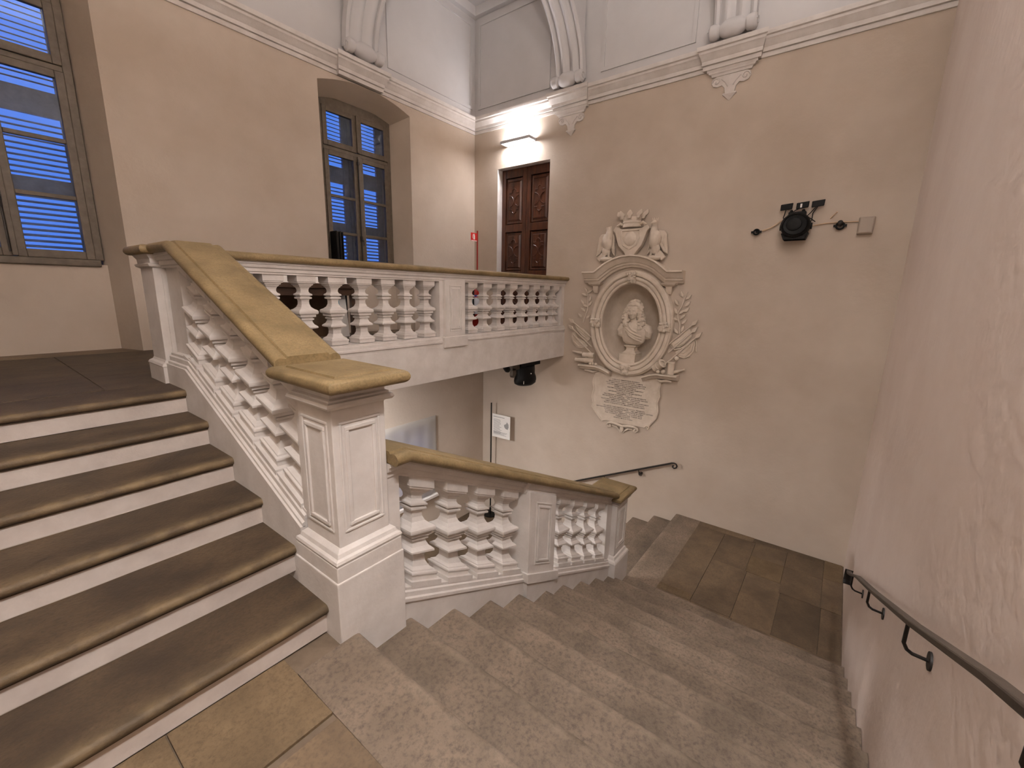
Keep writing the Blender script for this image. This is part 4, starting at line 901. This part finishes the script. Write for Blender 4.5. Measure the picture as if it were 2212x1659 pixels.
MB().ball((XB-.03,-1.392,2.405), (.028,.03,.035)).build('cable_clamp_cover', 'iron', bpy.data.objects['cable_clamp.001'], smooth=60)
jb = empty('junction_box', (XB, -1.625, 2.27), 'grey plastic junction box on the wall, right of the projector', 'box')
MB().loft([[(XB-d, y0, z0), (XB-d, y1, z0), (XB-d, y1-.006, z1), (XB-d, y0+.0, z1)] for d, y0, y1, z0, z1 in ((.0,-1.555,-1.695,2.272,2.455),(.06,-1.558,-1.692,2.276,2.452),(.072,-1.568,-1.682,2.288,2.44))]).build('housing', 'greybox', jb, bevel=.006)
MB().box(XB-.076, XB-.07, -1.665, -1.66, 2.30, 2.43).build('lid_seam', 'greybox', jb)
pg = MB().tube([(XB,-1.29,2.467),(XB-.03,-1.32,2.50),(XB-.05,-1.35,2.53)], .007, 8).build('wall_peg', 'foil', smooth=60); tag(pg, 'short pale bent peg sticking out of the wall right of the projector', 'peg')
# under the gallery
gp = empty('gallery_projector', (4.68, 2.42, .515), 'black stage projector hanging under the gallery', 'projector')
def up_body(prof): return MB().loft([[(4.68+rx*math.cos(2*PI*i/20), 2.36+ry*math.sin(2*PI*i/20), z) for i in range(20)] for rx, ry, z in prof])
MB().box(4.44, 4.97, 2.27, 2.45, .425, .515).build('base', 'black', gp, bevel=.008)
up_body(((.05,.05,.43),(.19,.12,.42),(.20,.125,.36),(.20,.125,.29),(.225,.14,.24),(.235,.145,.19),(.22,.14,.145),(.16,.11,.115),(.05,.04,.11))).build('lamp_head', 'black', gp, smooth=40)
MB().box(4.46, 4.475, 2.232, 2.236, .17, .215).build('label_plate', 'metalbox', gp); MB().ball((4.66,2.235,.31), .010).build('status_light', 'paper', gp)
MB().box(4.26, 4.44, 2.30, 2.36, .40, .515).build('bracket_arm', 'iron_brown', gp); MB().loft([[(4.27,2.30,.42),(4.35,2.30,.42),(4.35,2.36,.42),(4.27,2.36,.42)],[(4.27,2.30,.32),(4.36,2.30,.34),(4.36,2.36,.34),(4.27,2.36,.32)],[(4.29,2.30,.285),(4.34,2.30,.31),(4.34,2.36,.31),(4.29,2.36,.285)]]).build('safety_hook', 'iron_brown', gp)
cw = MB().tube([(4.10,2.30,.515),(4.10,2.30,.47),(4.14,2.30,.425),(4.16,2.30,.40)], [.05,.05,.045,.02], 12).build('cable_gland', 'black', gp, smooth=40)

# ================================================================= handrails
hr1 = empty('wall_handrail', (2.0, YR, -.2), 'flat dark iron handrail on brackets along the right wall', 'handrail', 'iron handrails on the walls')
yr = YR+.085
rp = [(-.75,.955),(-.1,.955),(.06,.925),(.30,.815),(1.0,.465),(2.0,-.01),(2.9,-.425),(3.30,-.635),(3.50,-.735),(3.60,-.77)]
MB().loft([[(x, yr-.018, z), (x, yr+.018, z), (x, yr+.018, z+.024), (x, yr-.018, z+.024)] for x, z in rp]).build('rail', 'iron_brown', hr1, bevel=.005)
MB().loft([[(3.59+.03*math.sin(t)*0+dx, yr-.028, z), (3.59+dx, yr+.028, z), (3.60+dx, yr+.028, z), (3.60+dx, yr-.028, z)] for dx, z in ((0,-.74),(.015,-.76),(.02,-.80),(.01,-.84),(-.02,-.86),(-.05,-.85))]).build('end_scroll', 'iron', hr1)
for xb in (1.09, 2.18, 3.22, .10):
    zb = next(z0_+(z1_-z0_)*(xb-x0_)/(x1_-x0_) for (x0_, z0_), (x1_, z1_) in zip(rp[:-1], rp[1:]) if x0_ <= xb <= x1_)+.005
    br = MB().tube([(xb, yr, zb), (xb, yr, zb-.085), (xb+.004, yr-.012, zb-.11), (xb+.012, yr-.03, zb-.125), (xb+.03, YR+.004, zb-.14)], .0065, 8).build('bracket', 'iron', hr1, smooth=60)
    MB().tube([(xb+.03, YR+.007, zb-.14), (xb+.03, YR, zb-.14)], .034, 16).build('wall_plate', 'iron', br, smooth=40)
hr2 = empty('wall_handrail', (XB, 1.0, -1.3), 'thin black handrail with scrolled end along the back wall below the monument', 'handrail', 'iron handrails on the walls')
xh = XB-.075
pts = [(xh, .165, -.893), (xh, .13, -.885), (xh, .10, -.893), (xh, .085, -.92), (xh, .095, -.95), (xh, .125, -.965), (xh, .148, -.95), (xh, .145, -.93), (xh, .128, -.928)]
MB().loft([[(xh-.02, y, z), (xh+.02, y, z), (xh+.02, y, z+.022), (xh-.02, y, z+.022)] for y, z in ((1.86,-1.72),(1.70,-1.635),(.165,-.905))]).tube(pts, .012, 8).build('rail', 'iron', hr2)
for y in (.66, 1.23):
    z = -.905-(y-.165)*.476
    t_ = [(xh, y, z), (xh, y-.01, z-.05)]+[(xh+.02, y-.03+.028*math.cos(a), z-.065+.028*math.sin(a)) for a in [PI*1.0+i*.5 for i in range(10)]]
    br = MB().tube(t_, .007, 7).build('bracket', 'iron', hr2, smooth=60)
    MB().tube([(XB-.0, y-.03, z-.065), (XB-.06, y-.03, z-.065)], .018, 10).build('wall_plate', 'iron', br, smooth=60)

# ================================================================= signs, stands, table
ex = empty('extinguisher_sign_stand', (5.12, 3.80, ZU), 'slim red post with a small red sign in the gallery corner', 'sign stand')
MB().tube([(5.12,3.80,ZU+.01),(5.12,3.80,2.615)], .014, 10).build('post', 'red', ex, smooth=60)
MB().tube([(5.12,3.80,ZU),(5.12,3.80,ZU+.015)], .05, 24).build('foot_plate', 'red', ex, smooth=40)
sg_ = MB().box(4.95,5.108,3.796,3.80,2.43,2.57).build('sign_panel', 'redsign', ex)
MB().prism([(5.01,2.46),(5.05,2.46),(5.05,2.52),(5.04,2.545),(5.03,2.555),(5.015,2.545),(5.01,2.52)], 'y', 3.792, 3.796).tube([(5.03,3.793,2.55),(5.0,3.793,2.545),(4.985,3.793,2.50),(4.99,3.793,2.475)], .003, 6).build('extinguisher_pictogram', 'paper', sg_)
MB().box(4.955,5.10,3.793,3.796,2.432,2.445).build('white_strip', 'paper', sg_)
fe = empty('fire_extinguisher', (4.97, 3.72, ZU), 'fire extinguisher with silver label standing behind the gallery balusters', 'fire extinguisher')
def turn(prof, cx, cy, n=20): return MB().loft([[(cx+r*math.cos(2*PI*i/n), cy+r*math.sin(2*PI*i/n), z) for i in range(n)] for r, z in prof])
z0 = ZU+.002
turn(((.07,z0),(.08,z0+.015),(.08,z0+.60),(.076,z0+.66),(.055,z0+.715),(.022,z0+.735),(.02,z0+.75)), 4.97, 3.72).build('cylinder', 'red', fe, smooth=40)
turn(((.0808,z0+.28),(.0815,z0+.285),(.0815,z0+.565),(.0808,z0+.57)), 4.97, 3.72).build('label_band', 'silver', fe, smooth=40)
turn(((.0808,z0+.585),(.0815,z0+.588),(.0815,z0+.612),(.0808,z0+.615)), 4.97, 3.72).build('blue_band', 'blueband', fe, smooth=40)
MB().box(4.94,5.0,3.70,3.74,z0+.745,z0+.79).build('valve', 'black', fe, bevel=.005); MB().tube([(4.95,3.70,z0+.79),(4.87,3.68,z0+.82)], .012, 8).tube([(4.95,3.70,z0+.765),(4.87,3.68,z0+.76)], .010, 8).build('squeeze_handle', 'black', fe, smooth=60)
MB().tube([(4.94,3.70,z0+.76),(4.88,3.67,z0+.72),(4.865,3.66,z0+.5),(4.88,3.66,z0+.25)], .014, 8).build('hose', 'black', fe, smooth=60)
# info stand on the lowest landing
st = empty('info_stand', (5.33, 3.61, ZC), 'thin black post with a white text panel on the lowest landing', 'sign stand')
MB().tube([(5.33,3.61,ZC+.01),(5.33,3.61,-.535)], .013, 10).build('post', 'black', st, smooth=60); MB().tube([(5.33,3.61,ZC),(5.33,3.61,ZC+.012)], .15, 24).build('foot_plate', 'black', st, smooth=40)
pn = MB().loft([[(x, y, -1.205) , (x+.012, y, -1.205), (x+.012, y, -.745), (x, y, -.745)] for x, y in ((5.34,3.59),(5.36,3.17))]).build('text_panel', 'paper', st)
pr_ = MB(); rnd = random.Random(3)
def onp(y0, y1, z0, z1): 
    X_ = lambda y: 5.34+.02*(3.59-y)/.42-.0015
    pr_.add([(X_(y0), y0, z0), (X_(y1), y1, z0), (X_(y1), y1, z1), (X_(y0), y0, z1)], [(0,1,2,3)])
onp(3.56, 3.30, -.800, -.788)
for i in range(14): onp(3.56, 3.56-rnd.uniform(.13,.18)*1.1, -.85-.021*i, -.843-.021*i)
for i in range(4): onp(3.56, 3.56-rnd.uniform(.25,.34), -1.15+.018*i, -1.143+.018*i)
pr_.build('printed_lines', 'greyink', pn)['kind'] = 'stuff'
pc = [(3.24,-.86),(3.26,-.90),(3.31,-.93),(3.30,-.97),(3.27,-1.0),(3.22,-1.01),(3.20,-.96),(3.205,-.90)]
MB().add([(5.34+.02*(3.59-y)/.42-.0016, y, z) for y, z in pc], [tuple(range(8))]).build('printed_picture', 'greyink', pn)
# dark table against the window wall with standing cards
tb_ = empty('side_table', (1.7, 3.85, ZU), 'dark wooden table against the wall behind the gallery balustrade', 'table')
MB().box(.95,2.47,3.52,4.16,1.565,1.625).build('table_top', 'ledge', tb_, bevel=.006)
for x in (.98, 2.40):
    for y in (3.54, 4.08): MB().box(x,x+.06,y,y+.06,ZU,1.57).build('leg', 'ledge', tb_, bevel=.004)
MB().box(1.04,2.40,3.545,3.565,1.48,1.566).box(1.04,2.40,4.10,4.12,1.48,1.566).build('apron', 'ledge', tb_)
MB().box(1.02,2.42,4.165,4.175,ZU+.02,1.56).build('shade_sheet', 'wall_shade', tb_)  # sheet coloured as the shaded wall under the table, not a table part
for i, x in enumerate((1.62, 2.02, 2.35)):
    c_ = MB().loft([[(x-.05, y, z), (x+.05, y, z), (x+.05, y+.004, z), (x-.05, y+.004, z)] for y, z in ((3.62,1.625),(3.66,1.80))]).build('leaflet_card', 'paper')
    tag(c_, 'white card standing on the dark table, %s' % ['the one nearest the stairs', 'the middle one', 'the one nearest the poster'][i], 'card', 'white cards standing on the dark table')
ps = empty('poster_board', (2.34, 3.70, ZU), 'white poster board with a teal picture leaning under the dark table', 'poster')
MB().loft([[(x, 3.66+.06*t, z), (x, 3.675+.06*t, z)] for x, z, t in ((2.18,ZU+.08,0),(2.40,ZU+.08,0))], close=False) if False else None
pbz0, pbz1 = ZU+.06, 1.56
bd = MB().add([(2.18,3.62,pbz0),(2.395,3.62,pbz0),(2.395,3.69,pbz1),(2.18,3.69,pbz1),(2.18,3.635,pbz0),(2.395,3.635,pbz0),(2.395,3.705,pbz1),(2.18,3.705,pbz1)], [(0,1,2,3),(7,6,5,4),(0,4,5,1),(1,5,6,2),(2,6,7,3),(3,7,4,0)]).build('board', 'paper', ps)
def onb(x, t): return (x, 3.6185+.07*t, pbz0+(pbz1-pbz0)*t)
MB().add([onb(2.181,1), onb(2.285,1), onb(2.30,.62), onb(2.25,.58), onb(2.235,.55), onb(2.181,.52)], [(0,1,2,3,4,5)]).build('teal_picture', 'teal', bd)
MB().tube([(2.2,3.60,ZU),(2.2,3.61,ZU+.22),(2.22,3.62,ZU+.35)], .010, 6).build('prop_leg', 'black', ps)
# folded black screen standing in the recess of the inner window
fs = empty('folded_screen', (2.79, 4.44, ZU), 'folded black screen standing upright in the inner window recess', 'screen')
for i in range(5): MB().box(2.735+.024*i, 2.735+.024*i+.015, 4.36+.01*(i % 2), 4.52, ZU, 2.375-.008*(i % 3)).build('leaf', 'black' if i % 2 == 0 else 'iron', fs)
# ================================================================= wall lights
def wall_light(c, out, al, wd, power, power_up, label, colr=(1.0, .97, .96)):
    """LED wall box: housing open above and below, two diffusers, two lamps"""
    C = Vector(c); out = Vector(out); al = Vector(al); z = Vector((0,0,1))
    o = empty('wall_light', c, label, 'wall light', 'LED wall lights')
    def blk(d0, d1, s0, s1, z0, z1, name, m):
        vs = [C+out*d+al*s+z*h for h in (z0, z1) for d, s in ((d0,s0),(d1,s0),(d1,s1),(d0,s1))]
        return MB().add(vs, [(0,3,2,1),(4,5,6,7),(0,1,5,4),(1,2,6,5),(2,3,7,6),(3,0,4,7)]).build(name, m, o)
    h = wd/2
    blk(.18, .20, -h, h, 0, .042, 'front_plate', 'lamp_body'); blk(.0, .02, -h, h, 0, .042, 'back_plate', 'lamp_body')
    blk(.02, .18, -h, -h+.012, 0, .042, 'end_plate', 'lamp_body'); blk(.02, .18, h-.012, h, 0, .042, 'end_plate', 'lamp_body')
    blk(.022, .178, -h+.013, h-.013, .004, .010, 'lower_diffuser', 'lamp_glow'); blk(.022, .178, -h+.013, h-.013, .032, .038, 'upper_diffuser', 'lamp_glow')
    for k, (dz, rot) in enumerate(((-.004, 0), (.046, PI))):
        ld = bpy.data.lights.new('lamp', 'AREA'); ld.shape = 'RECTANGLE'; ld.color = colr; ld.energy = (power if k == 0 else power_up)*LAMP_POWER
        ld.size, ld.size_y = (wd-.03, .15) if abs(al.x) > .5 else (.15, wd-.03)
        lo_ = bpy.data.objects.new('lamp', ld); col.objects.link(lo_); lo_.parent = o; lo_.location = out*.10+z*dz; lo_.rotation_euler = (rot, 0, 0)
    return o
wall_light((XB, 3.165, 4.01), (-1,0,0), (0,1,0), .60, 14, 8, 'slim LED wall light glowing above the carved door', (1.0, .97, 1.0))
wall_light((-1.1, YR, 3.7), (0,1,0), (1,0,0), .60, 95, 225, 'unseen LED wall light added high on the right wall behind the viewer')  # unseen light added out of frame, brightens the newel and steps
wall_light((1.9, YR, 4.25), (0,1,0), (1,0,0), .60, 10, 105, 'unseen LED fill light added high on the right wall above the middle flight')  # added out of frame, mostly uplight for soft fill off the ceiling
cl_ = empty('added_fill_panel', (1.5, 3.1, .515), 'unseen square LED panel added as fill under the gallery', 'fill light')  # added hidden panel, brightens the walls below the gallery
MB().box(1.2, 1.8, 2.80, 3.40, .485, .515).build('housing', 'lamp_body', cl_); MB().box(1.22, 1.78, 2.82, 3.38, .480, .486).build('diffuser', 'lamp_glow', cl_)
ld = bpy.data.lights.new('lamp', 'AREA'); ld.shape = 'SQUARE'; ld.size = .55; ld.energy = 140*LAMP_POWER; ld.color = (1.0, .97, .97)
lo_ = bpy.data.objects.new('lamp', ld); col.objects.link(lo_); lo_.parent = cl_; lo_.location = (0, 0, -.045)
